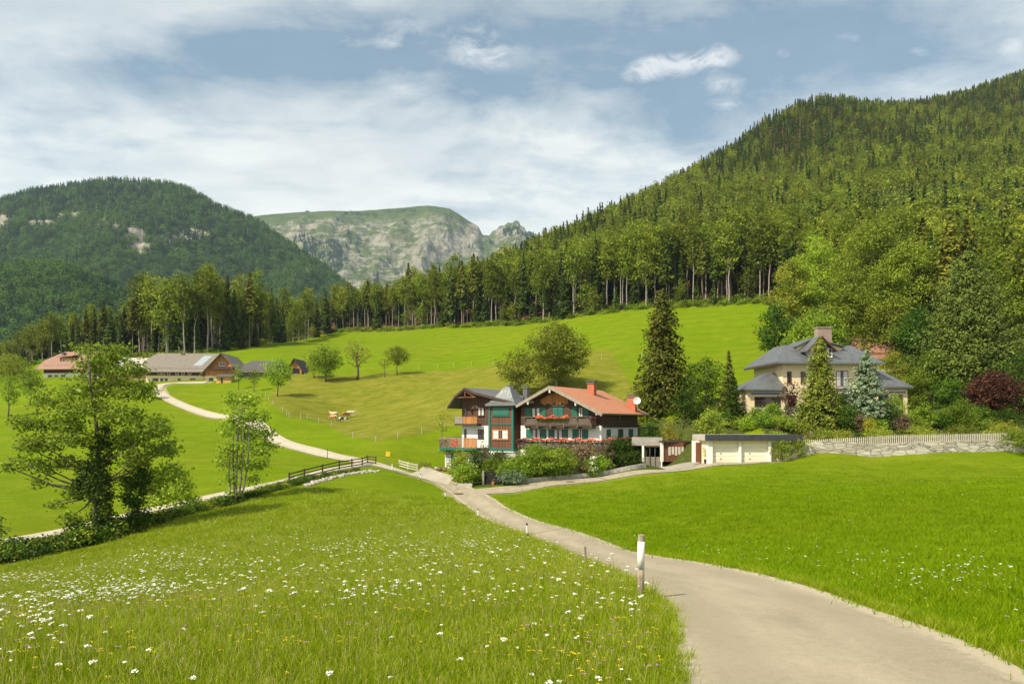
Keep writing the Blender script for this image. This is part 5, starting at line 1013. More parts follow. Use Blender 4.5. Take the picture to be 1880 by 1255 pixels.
# wings
def wing(x0,x1,yf,yb_,pe,pr,rx0,rx1):
    ze=fv.z(pe,x0,yf); zr=fv.z(pr,(x0+x1)/2,(yf+yb_)/2); ym=(yf+yb_)/2; MB().box(x0+.5,x1-.5 if x1>0.5 else x1,yf+.7,yb_-.7,zb-1,ze-.02).build('wing_wall',M['cream'],vl)
    mb=MB().slab([(x0,yf,ze),(x1,yf,ze),(rx1,ym,zr),(rx0,ym,zr)],.14); mb.slab([(x0,yf,ze),(rx0,ym,zr),(x0,yb_,ze)],.14); mb.slab([(x1,yf,ze),(x1,yb_,ze),(rx1,ym,zr)],.14); mb.slab([(x0,yb_,ze),(rx0,ym,zr),(rx1,ym,zr),(x1,yb_,ze)],.14); mb.build('wing_roof',M['slate'],vl); MB().box(x0,x1,yf-.05,yf+.03,ze-.22,ze+.02).build('wing_gutter',M['metal'],vl); return ze
a=vx(1368.5,-1.5); wing(a,-.02,-1.5,7,714,684,vx(1410,2),-.02); fa=('f',-.8)
window(vl,fa,vx(1385,-.8),vx(1433,-.8),fv.z(749,-3,-.8),fv.z(728,-3,-.8),frame='redwood',bars=(2,2)); 
mb=MB().box(vx(1379,-.85),vx(1429,-.85),-.95,-.82,fv.z(721,-3,-.8),fv.z(719.4,-3,-.8)); mb.build('awning_cassette',M['whitemetal'],vl); MB().box(vx(1379,-.85),vx(1429,-.85),-1.0,-.82,fv.z(723,-3,-.8),fv.z(721.1,-3,-.8)).build('awning',M['blue'],vl)
rails(vl,[(vx(1385,-1.6),-1.6),(vx(1434,-1.6),-1.6)],fv.z(760,-3,-1.6),fv.z(748.5,-3,-1.6)-fv.z(760,-3,-1.6),'whitemetal','terrace_railing',step=.17,t=.05)
a=vx(1600,-1);b=vx(1677,-1.5); wing(xr+.02,b,-1.5,7,709,680,xr+.02,vx(1622,2)); fa=('f',-.8)
window(vl,fa,vx(1636,-.8),vx(1657,-.8),fv.z(743,12,-.8),fv.z(724,12,-.8),frame='redwood',bars=(1,0)); window(vl,fa,vx(1612,-.8),vx(1630,-.8),fv.z(743,12,-.8),fv.z(724,12,-.8),frame='redwood',bars=(1,0))
MB().box(vx(1634,-.85),vx(1662,-.85),-.95,-.82,fv.z(718.4,12,-.8),fv.z(717,12,-.8)).build('awning_cassette',M['whitemetal'],vl); MB().box(vx(1634,-.85),vx(1662,-.85),-1.0,-.82,fv.z(720,12,-.8),fv.z(718.5,12,-.8)).build('awning',M['blue'],vl)
# ---- plain gable houses
def gable_house(name,label,px,Y,deg,Lx,Dy,zbase,zeave,zridge,wallm,topm,roofm,split=.5,over=.9,axis='x',cat='house',hip=0,cx=0,group=None):
    P0=gpt(px,Y); fr=Frame(P0.x,Y,deg); e=empty(name,(P0.x,Y,0),fr.rz,label,cat,group); x0,x1=0,Lx; y0,y1=0,Dy; zs_=zbase+(zeave-zbase)*split
    if split>0: MB().box(x0,x1,y0,y1,zbase-1.5,zs_).build('wall',M[wallm],e)
    if axis=='x':
        mb=MB(); ym=(y0+y1)/2; i0=0; mb.v=[(x0+.02,y0-.04,zs_),(x0+.02,y1+.04,zs_),(x0+.02,y1+.04,zeave),(x0+.02,ym,zridge-.25-hip*.4),(x0+.02,y0-.04,zeave),(x1-.02,y0-.04,zs_),(x1-.02,y1+.04,zs_),(x1-.02,y1+.04,zeave),(x1-.02,ym,zridge-.25-hip*.4),(x1-.02,y0-.04,zeave)]
        mb.f=[(0,1,2,3,4),(9,8,7,6,5),(0,5,6,1),(0,4,9,5),(1,6,7,2),(4,3,8,9),(3,2,7,8)]; mb.build('timber_wall',M[topm],e)
        sl_=(zridge-zeave)/(ym-y0); zo=zeave-over*sl_; a,b_=x0-over,x1+over; h=hip
        mb=MB(); mb.slab([(a,y0-over,zo),(b_,y0-over,zo),(b_-h*1.2 if h else b_,ym,zridge),(a+h*1.2 if h else a,ym,zridge)] if not h else [(a,y0-over,zo),(b_,y0-over,zo),(b_,ym-h,zridge-sl_*h),(b_-h,ym,zridge),(a+h,ym,zridge),(a,ym-h,zridge-sl_*h)],.2)
        mb.slab([(b_,y1+over,zo),(a,y1+over,zo),(a+h,ym,zridge),(b_-h,ym,zridge)] if not h else [(b_,y1+over,zo),(a,y1+over,zo),(a,ym+h,zridge-sl_*h),(a+h,ym,zridge),(b_-h,ym,zridge),(b_,ym+h,zridge-sl_*h)],.2)
        if h: mb.slab([(a,ym-h,zridge-sl_*h),(a+h,ym,zridge),(a,ym+h,zridge-sl_*h)],.2); mb.slab([(b_,ym+h,zridge-sl_*h),(b_-h,ym,zridge),(b_,ym-h,zridge-sl_*h)],.2)
        mb.build('roof',M[roofm],e)
    return e,fr
def zz_(py,Y): return zat(py,Y)
gable_house('brown_roofed_house','house with a brown tiled roof half hidden in the trees behind the villa',1556,150,14,11,9,zz_(690,150),zz_(652,150),zz_(619,150)+.5,'white','redwood','tile_brown',split=.3)
# farmhouse with the long grey roof, built of two wings
Y=232; e,fr=gable_house('farmhouse','big farmhouse with a long grey-brown shingle roof, white ground floor and dark timber above','%s'%0 and 268,Y,-4,24,13,zz_(703,Y),zz_(680,Y)+.7,zz_(648,Y)+.6,'cream','timber','shingle',split=.52,over=1.3,hip=2.4)
FX=lambda px,y=0:fr.lx(px,y); ff=('f',0)
for a in (283,288,297,305,329,351,356): window(e,ff,FX(a)-.45,FX(a)+.45,zz_(699,Y),zz_(694,Y),bars=(0,0),fw=.12)
for a in (293,300,310,325,336,348): window(e,ff,FX(a)-.5,FX(a)+.5,zz_(687,Y),zz_(682.5,Y),bars=(0,0),fw=.12,frame='whitemetal')
mb=MB(); x1=FX(377,-3); x2=x1+10.5; yq=-3.2; zE=zz_(681,Y); zR=zz_(650,Y)+.3; xm=(x1+x2)/2
MB().box(x1,x2,yq,12,zz_(703,Y)-1.5,zz_(690,Y)).build('wing_wall',M['cream'],e); mb.prism([(x1-.03,zz_(690,Y)),(x2+.03,zz_(690,Y)),(x2+.03,zE),(xm,zR-.3),(x1-.03,zE)],yq-.04,12); mb.build('wing_timber',M['orangewood'],e)
mb=MB(); s_=(zR-zE)/(xm-x1); 
mb.slab([(x1-1.3,yq-1.6,zE-1.3*s_),(xm,yq-1.6,zR),(xm,13,zR),(x1-1.3,13,zE-1.3*s_)],.2); mb.slab([(xm,yq-1.6,zR),(x2+1.3,yq-1.6,zE-1.3*s_),(x2+1.3,13,zE-1.3*s_),(xm,13,zR)],.2); mb.build('wing_roof',M['shingle'],e)
mb=MB(); xp=x1+1.0
def onr(x,y): return (x,y,zR-s_*(xm-x)+.06)
mb.slab([onr(x1+.3,1.0),onr(xm-1.2,1.0),onr(xm-1.2,7.5),onr(x1+.3,7.5)],.08); mb.build('solar_panel',M['panel'],e)
fq=('f',yq-.04); window(e,fq,xm-.9,xm+.9,zz_(672,Y),zz_(666,Y),frame='whitemetal',bars=(1,0)); window(e,fq,x1+1.2,x1+2.4,zz_(699,Y),zz_(694,Y),bars=(0,0)); bq=MB().box(xm-3.2,xm+3.6,yq-1.1,yq-.05,zz_(679,Y),zz_(674,Y)).build('balcony',M['timber'],e)
mb=MB(); sm=(zz_(648,Y)-.1-zz_(680,Y))/6.5; q_=lambda u,y:(u,y,zz_(680,Y)+.7+sm*y+.10); mb.slab([q_(FX(352),1.2),q_(FX(368),1.2),q_(FX(380),5.4),q_(FX(364),5.4)],.08); mb.build('solar_panel',M['panel'],e)
chimney(e,FX(333,5),6,.9,.9,zz_(662,Y),zz_(650,Y)+.8,'brickred','metal',False)
gl=MB(); gl.prism([(0,0),(.15,0),(.15,.15),(0,.15)],0,.1)
fl_=('l',-.02); mb=MB().box(-1.2,-.05,2,11,zz_(686,Y),zz_(680,Y)); mb.build('gable_balcony',M['timber'],e)
P=gpt(397,226); ys=empty('garden_shed',(P.x,P.y,0),0,'small yellow wooden shed with a tin roof in front of the big farmhouse','shed'); w_=(424-397)/F*226; zb_=zat(704,226); MB().box(0,w_,0,3,zb_-.5,zat(690,226)).build('wall',M['ochre'],ys); MB().slab([(-.5,-.7,zat(690.5,226)),(w_+.5,-.7,zat(690.5,226)),(w_+.3,3.4,zat(685,226)),(-.3,3.4,zat(685,226))],.12).build('roof',M['metal'],ys); MB().box(w_*.3,w_*.45,-.05,-.005,zb_,zat(693,226)).build('door',M['darkwood'],ys)
# red roofed farmhouse
Y=238; e,fr=gable_house('farmhouse','farmhouse at the left with a wide pale red roof and an orange dormer',80,Y,6,19,13,zz_(699,Y),zz_(677,Y)+1.1,zz_(644,Y)+.3,'white','timber','tile_farm',split=.5,over=1.6,hip=4.0); FX=lambda px,y=0:fr.lx(px,y)
a,b=FX(112,2.5),FX(134,2.5); MB().box(a,b,2.0,7,zz_(670,Y),zz_(655,Y)).build('dormer_wall',M['orangewood'],e); MB().slab([(a-.8,1.2,zz_(654,Y)),(b+.8,1.2,zz_(652,Y)),(b+.8,8,zz_(645,Y)),(a-.8,8,zz_(647,Y))],.25).build('dormer_roof',M['tile_farm'],e)
for q in (117,125): window(e,('f',2.0),FX(q,2)-.5,FX(q,2)+.5,zz_(664,Y),zz_(658,Y),bars=(0,0),frame='whitemetal')
for q in (92,104,116): window(e,('f',0),FX(q)-.7,FX(q)+.7,zz_(694,Y),zz_(688,Y),bars=(1,0),frame='redwood')
chimney(e,FX(117,5),5,.9,.9,zz_(655,Y),zz_(645,Y),'slate2','metal',False)
Y=236; e,fr=gable_house('farmhouse','pale-roofed house with ochre walls behind the crown of the big ash',186,Y,-8,14,11,zz_(700,Y),zz_(676,Y),zz_(653,Y),'cream','ochre','concrete',split=.25,over=1.3,hip=1.5)
for q in (196,208,222): window(e,('f',0),fr.lx(q,0)-.5,fr.lx(q,0)+.5,zz_(692,Y),zz_(686,Y),bars=(0,0))
# barn
Y=231; e,fr=gable_house('barn','old timber barn with a dark shingle roof behind the leafy fruit tree',446,Y,3,11,9,zz_(693,Y),zz_(679,Y),zz_(661,Y)+.2,'concrete','darkwood','shingle2',split=.1,over=1.0,cat='barn',hip=2)
Y=226; P=gpt(529,Y); e=empty('barn',(P.x,P.y,0),R_(-4),'small timber barn with an open dark bay on a stone base','barn'); w_=(554-529)/F*Y; zz0=zat(694,Y); zE=zat(676,Y); zR=zat(658,Y)
MB().box(0,w_,0,8,zz0-1,zat(687,Y)).build('stone_base',M['stone'],e); mb=MB(); mb.prism([(0,zat(687,Y)),(w_,zat(687,Y)),(w_,zE),(w_/2,zR-.2),(0,zE)],.05,8); mb.build('wall',M['orangewood'],e); mb=MB(); s_=(zR-zE)/(w_/2); mb.slab([(-1,-1,zE-s_),(w_/2,-1,zR),(w_/2,9,zR),(-1,9,zE-s_)],.15); mb.slab([(w_/2,-1,zR),(w_+1,-1,zE-s_),(w_+1,9,zE-s_),(w_/2,9,zR)],.15); mb.build('roof',M['shingle2'],e); MB().box(w_*.32,w_*.85,-.02,.04,zat(686,Y),zat(676,Y)).build('bay_shade_panel',M['dark'],e)  # thin dark panel on the closed wall paints the shade of the bay
# alpine hut on the plateau edge
Pm=np.array([565,389.5]); mi=np.argmin(np.abs(VC[:,:,0]/VC[:,:,1]*F+CX-565)+np.abs(HY-VC[:,:,2]/VC[:,:,1]*F-391)); q=VC.reshape(-1,3)[mi]; hut=empty('mountain_hut',tuple(q),0,'tiny hut on the skyline of the rocky plateau','hut'); MB().box(-14,14,-8,8,-4,9).build('wall',M['darkwood'],hut); mb=MB(); mb.prism([(-17,9),(17,9),(0,17)],-9,9); mb.build('roof',M['slate2'],hut)
# ------------------------------------------------------------------ posts, fences, signs
def post(name,label,cat,px,Y,h,w,mat,tilt=(0,0),cap=None,band=None,group=None,py=None,round_=True):
    g=gpt(px,Y); g.z=float(gh(g.x,g.y)[0]); e=empty(name,g,0,label,cat,group); e.rotation_euler=(tilt[0],tilt[1],random.Random(px).uniform(0,3))
    mb=MB(); mb.tube([(0,0,-.3),(0,0,h*.35 if band else h)],[w/2,w/2*.97],10); mb.build('post',M[mat],e,smooth=False,bevel=w*.05)
    if band: mb=MB(); mb.tube([(0,0,h*.351),(0,0,h*.88)],[w/2*1.01,w/2*1.0],10); mb.build('painted_band',M[band],e); mb=MB(); mb.tube([(0,0,h*.881),(0,0,h)],[w/2*.97,w/2*.94],10); mb.build('cap',M[cap or mat],e)
    return e
m,n,b,o=newmat('flaking_white_paint'); t=n('ShaderNodeTexCoord'); a=n.noise(n('ShaderNodeMapping',{'Vector':(t,'Object'),'Scale':(6,6,2.0)}),2.6,6,.7,.4); f_=n.noise(n('ShaderNodeMapping',{'Vector':(t,'Object'),'Scale':(1,1,.15)}),30,4,.6)
r=n.ramp((a,0),[(.34,(.36,.31,.25)),(.45,(.70,.68,.64)),(.7,(.82,.81,.78))]); n.l.new(n.mix(.25,(r,0),n.ramp((f_,0),[(.35,(.35,.32,.27)),(.6,(.9,.88,.84))])).outputs[2],b.inputs['Base Color']); bump(n,b,(a,0),.4); M['flake']=m
m,n,b,o=newmat('cracked_post_wood'); t=n('ShaderNodeTexCoord'); f_=n.noise(n('ShaderNodeMapping',{'Vector':(t,'Object'),'Scale':(1,1,.06)}),60,5,.7); g_=n.noise((t,'Object'),4,4)
r=n.ramp(n.math('ADD',n.math('MULTIPLY',(f_,0),.7),n.math('MULTIPLY',(g_,0),.3)),[(.36,(.10,.075,.05)),(.5,(.30,.24,.165)),(.7,(.46,.38,.28))]); n.l.new(r.outputs[0],b.inputs['Base Color']); bump(n,b,(f_,0),.9,.01); b.inputs['Roughness'].default_value=.9; M['postwood']=m
# the near marker post
g=gpt(1175.5,12.0); e=empty('marker_post',g,0,'nearest wooden roadside post with flaking white paint on its upper half','post'); zt=zat(981,12.0)-g.z; zb1=zat(1044,12)-g.z; zc1=zat(993,12)-g.z; e.rotation_euler=(0,R_(1.0),0)
MB().tube([(0,0,-.4),(.004,0,zb1*.5),(0,0,zb1)],[.060,.058,.058],20).build('post',M['postwood'],e,smooth=True); MB().tube([(0,0,zb1),(0,0,(zb1+zc1)/2),(0,0,zc1)],[.0590,.0595,.0585],20).build('painted_band',M['flake'],e,smooth=True); MB().tube([(0,0,zc1),(0,0,zt)],[.058,.0565],20).build('top_end',M['postwood'],e)
post('marker_post','short dark stub post leaning at the roadside beyond the nearest post','post',1075,20.5,.60,.07,'postwood',(0,R_(-8)),py=1032)
post('delineator_post','leaning white-banded post beside the meadow, second beyond the stub','delineator',969,38.5,.80,.11,'darkwood',(0,R_(-9)),band='whitemetal',cap='iron')
post('delineator_post','thin white-banded post where the road narrows toward the chalet','delineator',878,60,.85,.10,'darkwood',(0,0),band='whitemetal',cap='iron')
post('delineator_post','white-banded post opposite the garden doorway','delineator',817.5,76,.80,.10,'darkwood',(0,0),band='whitemetal',cap='iron')
post('delineator_post','white-banded post at the bend before the farm road','delineator',772,88,.85,.10,'darkwood',(0,0),band='whitemetal',cap='iron')
post('delineator_post','dark post at the fork of the farm road and the track','delineator',601,108,1.45,.09,'darkwood',(0,0))
post('delineator_post','short white post at the left side of the farm road near the signpost','delineator',720,99.5,.75,.12,'whitemetal',(0,0))
def run_fence(name,label,pts,h,mat,nr,th=.09,group=None):
    o0=pts[0]; e=empty(name,o0,0,label,'fence',group); V_=[Vector(p)-Vector(o0) for p in pts]
    for v in V_: MB().box(v.x-.07,v.x+.07,v.y-.07,v.y+.07,v.z-.4,v.z+h+.05).build('post',M[mat],e)
    for j in range(nr):
        mb=MB(); z=h*(j+.55)/nr+.05
        for a,b in zip(V_[:-1],V_[1:]): mb.bar(a+Vector((0,-.09,z)),b+Vector((0,-.09,z)),.05,.13)
        mb.build('rail',M[mat],e)
    return e
def onp(px,py): p=hit(px,py,60); p.z=float(gh(p.x,p.y)[0]); return p
tp=[]
for px,dd in [(531,1.5),(559,1.5),(592,1.5),(623,1.6),(646,1.7),(665,1.8),(675,2.0),(690,2.4)]:
    k=(px-CX)/F; c=spline(track,14); j=np.argmin(np.abs(c[:,0]/c[:,1]-k)); Yt=c[j,1]-dd*1.0; q=gpt(px,Yt); q.z=float(gh(q.x,q.y)[0]); tp.append(q)
run_fence('wooden_fence','long dark three-rail wooden fence curving along the track above the stream',tp,1.12,'darkwood',3)
run_fence('wooden_fence','short pale three-rail wooden fence on the grass beside the farm road',[gpt(733,104),gpt(749,103),gpt(766,102.5)],1.05,'palewood',3)
# signpost
g=gpt(711,103); e=empty('hiking_signpost',g,0,'thin leaning signpost with small yellow boards beside the farm road','signpost'); e.rotation_euler=(0,R_(3),0); MB().tube([(0,0,-.2),(0,0,2.1)],[.035,.03],8).build('pole',M['metal'],e)
for z in (1.95,1.72,1.50):
    mb=MB(); mb.prism([(-.30,z-.085),(.26,z-.085),(.36,z),(.26,z+.085),(-.30,z+.085)],-.07,-.045); mb.build('sign_board',M['yellow'],e)
# pasture posts
pp=[(454,716,195),(493,735,None),(501,743,None),(519,757,None),(526,762,None),(531,766,None),(552,769,None),(564,770,None),(585,777,None),(608,784,None),(648,804,None),(690,813,None),(730,806,None),(774,797,None),(816,786,None),(740,684,None),(769,677,None),(804,675,None),(833,673,None),(865,671,None),(905,669,None),(1104,659,None),(1178,655,None),(487,728,None),(600,687,None),(470,722,None),(560,690,None)]
first=None
for px,py,Y in pp:
    p=gpt(px,Y) if Y else hit(px,py,100)
    if first is None:
        mb=MB(); mb.tube([(0,0,-.3),(0,0,1.15)],[.045,.04],7); mb.box(-.07,.07,-.02,.02,1.0,1.06); first=mb.build('fence_post',M['postwhite']); tag(first,'thin white electric fence post at the edge of the cow pasture','fence post','white fence posts round the pasture'); o=first
    else: o=first.copy(); COL.objects.link(o)
    o.location=p; o['label']='thin white electric fence post '+('on the upper pasture edge right of the orchard row' if py<690 and px>700 else 'on the lowest pasture edge toward the chalet' if px>690 else 'near the cows at the pasture corner' if px>575 else 'near the orchard trees' if py<700 else 'on the left pasture edge beside the farm road')
pr=[hit(px,py,100) for px,py in [(487,729),(493,735),(519,757),(531,766),(564,770),(585,777),(608,784),(648,804),(690,813),(730,806),(774,797),(816,786)]]
mb=MB()
for z in (.6,1.0):
    for a,b in zip(pr[:-1],pr[1:]): mb.bar(a+Vector((0,0,z)),b+Vector((0,0,z)),.012)
tag(mb.build('fence_wire',M['metal']),'thin white wires strung between the pasture fence posts','wire')
# manhole covers
for px,Y,lb in ((1047,86.2,'rusty manhole cover in the lane in front of the chalet hedge'),(842,79.5,'manhole cover on the road left of the garden doorway')):
    p=gpt(px,Y); z=float(gh(p.x,p.y)[0])+.10; mb=MB(); mb.tube([(0,0,-.03),(0,0,.012)],[.42,.42],20); mb.tube([(0,0,.012),(0,0,.02)],[.34,.34],20); o=mb.build('manhole_cover',simple('rusty_iron',(.16,.09,.06),.8)); o.location=(p.x,p.y,z); tag(o,lb,'manhole cover'); o.scale=(1.3,1.3,1)
# potted conifer by the garage
p=gpt(1296,87.6); e=empty('potted_shrub',p,0,'slim shrub in a dark pot beside the left garage pillar','potted plant'); MB().tube([(0,0,0),(0,0,.55)],[.18,.26],12).build('pot',M['iron'],e); V,Fq=blob_leaves(np.random.default_rng(2),[(0,0,1.2,.3,.3,.75)],70,.12); link('leaves',mesh_np('leaves',V,Fq),M['willow'],e)
# stones by the chalet drive and in the stream
def rock(r,seed):
    rr=np.random.default_rng(seed); import bmesh as bm_; b=bm_.new(); bm_.ops.create_icosphere(b,subdivisions=2,radius=r)
    for v in b.verts: v.co*=1+.28*mno.noise(v.co*2.2/r+Vector((seed,0,0))); v.co.z*=.7
    me=bpy.data.meshes.new('rock'); b.to_mesh(me); b.free(); return me
rk=simple('pale_rock',(.36,.33,.28),.9,.4,2,bmp=.6); rk2=simple('brown_bush_stone',(.16,.09,.06),.9,.4,3,bmp=.6)
for i,(px,Y,r,lb,mt) in enumerate([(801,108,.35,'pale boulder left of the chalet garage',rk),(807,107,.5,'small brown mound between the pale stones by the chalet garage',rk2),(813,107.5,.32,'pale stone touching the brown mound by the chalet garage',rk),(818.5,106.5,.55,'round brown planting right beside the chalet garage wall',rk2)]):
    p=gpt(px,Y); o=link('boulder',rock(r,i+1),mt,smooth=True); o.location=p+Vector((0,0,r*.3)); tag(o,lb,'boulder')
# ------------------------------------------------------------------ cows
def cow(label,px,py,head,body,patch,scale=1.0,rz=0,graze=True):
    scale*=.88; p=hit(px,py,100); V_=[];E_=[];Rd=[]
    def add(co,r,par=None):
        V_.append(co);Rd.append(r); 
        if par is not None:E_.append((par,len(V_)-1))
        return len(V_)-1
    a=add((0,0,1.10),.36); b=add((.55,0,1.12),.35,a); c=add((.95,0,1.18),.27,b); ne=add((1.25,0,1.1 if graze else 1.4),.17,c); h1=add((1.5,0,.72 if graze else 1.58),.13,ne); h2=add((1.72,0,.42 if graze else 1.45),.085,h1)
    d=add((-.5,0,1.12),.36,a); e2=add((-.88,0,1.2),.28,d); t1=add((-1.05,0,1.15),.05,e2); t2=add((-1.12,0,.7),.025,t1); add((-1.12,0,.45),.05,t2)
    for s in (-1,1):
        f0=add((.72,s*.2,.85),.15,b); f1=add((.74,s*.2,.48),.085,f0); f2=add((.72,s*.2,.2),.055,f1); add((.76,s*.2,.03),.07,f2)
        k0=add((-.72,s*.2,.9),.18,d); k1=add((-.60,s*.21,.58),.10,k0); k2=add((-.78,s*.21,.35),.062,k1); add((-.72,s*.21,.03),.07,k2)
        add((1.42,s*.22,.86 if graze else 1.70),.035,h1)
    me=bpy.data.meshes.new('cow'); me.from_pydata(V_,E_,[]); o=bpy.data.objects.new('cow',me); COL.objects.link(o); sk=o.modifiers.new('skin','SKIN'); sv=me.skin_vertices[0].data
    for i,r in enumerate(Rd): sv[i].radius=(r,r)
    sv[0].use_root=True; ss=o.modifiers.new('sub','SUBSURF'); ss.levels=1; ss.render_levels=2
    m,n,b_,_=newmat('cowhide'); t=n('ShaderNodeTexCoord'); x=n.noise((t,'Object'),1.1,2,.4,.3); f=n.ramp((x,0),[(.50,0.0),(.54,1.0)]); n.l.new(n.mix((f,0),body,patch).outputs[2],b_.inputs['Base Color']); me.materials.append(m)
    o.location=p; o.rotation_euler=(0,0,rz); o.scale=(scale,)*3; return tag(o,label,'cow')
cow('light brown cow grazing nearest the pasture fence',612,772,0,(.46,.22,.10),(.66,.50,.36),rz=2.6)
cow('cream cow standing just behind the light brown one',614,766,0,(.56,.42,.28),(.48,.27,.14),rz=2.9,graze=False)
cow('black and white cow grazing in front of the group',629,775,0,(.02,.02,.02),(.6,.58,.54),rz=.1,scale=.9)
cow('reddish brown cow seen from behind, left of the white one',634,767,0,(.36,.12,.05),(.42,.17,.08),rz=1.0)
cow('white cow grazing at the right of the group',644,764,0,(.56,.52,.44),(.5,.42,.33),rz=.2)
# ------------------------------------------------------------------ stream bank growth
rb=np.random.default_rng(31)
def bush_src(seed,mat,size=.2,dens=22,h=1.0):
    r=np.random.default_rng(seed); bl=[(r.uniform(-.5,.5),r.uniform(-.5,.5),h*r.uniform(.15,.6),r.uniform(.35,.6),r.uniform(.35,.6),h*r.uniform(.25,.45)) for _ in range(5)]; V,Fq=blob_leaves(r,bl,dens,size); return src(mesh_np('s',V,Fq),[M[mat]])
bank=spline([gpt(px,Y)[:2] for px,Y in [(-120,49),(0,52),(90,53.5),(190,56),(260,59),(330,63),(430,69),(500,74),(560,79),(620,86),(655,91)]],20)
s=np.r_[0,np.cumsum(np.hypot(*np.diff(bank,axis=0).T))]; N_=760; q=rb.uniform(0,s[-1],N_); bx=np.interp(q,s,bank[:,0]);by=np.interp(q,s,bank[:,1]); pxb=bx/by*F+CX
wd=np.interp(pxb,[0,250,430,600,660],[1.3,1.4,1.5,2.6,2.0]); off=rb.normal(size=N_)*wd*.5; by=by+off; hs=np.interp(pxb,[0,90,200,300,430,500,640],[1.25,1.0,1.45,.8,.8,.62,.42])*rb.uniform(.55,1.15,N_)
tag(scatter('undergrowth',np.stack([bx,by,gh(bx,by)-.05],1),rb.uniform(0,6.28,N_),np.stack([hs*.95,hs*.95,hs],1),rb.integers(0,5,N_),[bush_src(1,'deep',.2),bush_src(2,'ivy',.2),bush_src(3,'ash',.2),bush_src(4,'deep',.18),bush_src(5,'oldyellow',.18,12)]),'tangle of bushes and weeds along the stream bank')
N_=170; q=rb.uniform(0,1,N_); xs=[];ys=[]
for t_ in q: p=gpt(np.interp(t_,[0,1],[560,700]),np.interp(t_,[0,1],[76,93])+rb.normal()*.5); xs.append(p.x);ys.append(p.y)
xs=np.array(xs);ys=np.array(ys); tag(scatter('streambed_stones',np.stack([xs,ys,gh(xs,ys)+.05],1),rb.uniform(0,6.28,N_),rb.uniform(.15,.55,N_)**1.2,rb.integers(0,2,N_),[src(rock(.6,21),[rk]),src(rock(.6,22),[rk])]),'pale stones lying in the little stream bed')
# brush along the forest foot, weeds along the garden
xs=[];ys=[]
for _ in range(900):
    px=rb.uniform(60,1420); Yf=float(np.interp(px,FP[:,0],FP[:,1])); p=gpt(px,Yf+rb.uniform(-2.5,8)); xs.append(p.x);ys.append(p.y)
for _ in range(420):
    px=rb.uniform(1440,2050); Yf=float(np.interp(px,FP[:,0],FP[:,1])); p=gpt(px,Yf+rb.uniform(-14,10)); xs.append(p.x);ys.append(p.y)
xs=np.array(xs);ys=np.array(ys); k=len(xs); sc_=rb.uniform(.5,1.6,k); sc_[900:]*=2.0
tag(scatter('forest_edge_brush',np.stack([xs,ys,gh(xs,ys)-.1],1),rb.uniform(0,6.28,k),sc_,rb.integers(0,4,k),[bush_src(7,'beech',.4,7,1.3),bush_src(8,'deep',.4,7,1.3),bush_src(9,'bright',.4,7,1.1),bush_src(10,'ash',.4,7,1.2)]),'low brush growing along the foot of the forest')
xs=rb.uniform(34,80,520); ys=rb.uniform(90.5,112,520); k=(ys-90)<(xs-30)*.6+8; xs=xs[k];ys=ys[k]; k=len(xs)
tag(scatter('garden_plants',np.stack([xs,ys,gh(xs,ys)-.1],1),rb.uniform(0,6.28,k),rb.uniform(.4,1.0,k),rb.integers(0,5,k),[bush_src(11,'bright',.2,18),bush_src(12,'deep',.2,18),bush_src(13,'ash',.2,18),bush_src(14,'willow',.2,18),bush_src(15,'mauve',.2,12)]),'mixed ground cover and flowers filling the villa garden')
# ------------------------------------------------------------------ grass and wild flowers
def gmat(name,c,c2,c3):
    m,n,b,out=newmat(name); g=n('ShaderNodeNewGeometry'); oi=n('ShaderNodeObjectInfo'); r=n.ramp(n.math('ADD',n.math('MULTIPLY',(g,'Random Per Island'),.5),n.math('MULTIPLY',(oi,'Random'),.5)),[(.15,c),(.5,c2),(.9,c3)])
    n.l.new(r.outputs[0],b.inputs['Base Color']); b.inputs['Roughness'].default_value=.6; b.inputs['Specular IOR Level'].default_value=.05; tr=n('ShaderNodeBsdfTranslucent',{0:(r,0)}); mx=n('ShaderNodeMixShader',{0:.4,1:b,2:tr}); n.l.new(mx.outputs[0],out.inputs[0]); return m
M['gwild']=gmat('wild_grass_blades',(.14,.215,.001),(.24,.33,.003),(.48,.49,.08)); M['gcut']=gmat('cut_grass_blades',(.115,.20,.001),(.18,.29,.002),(.27,.37,.012))
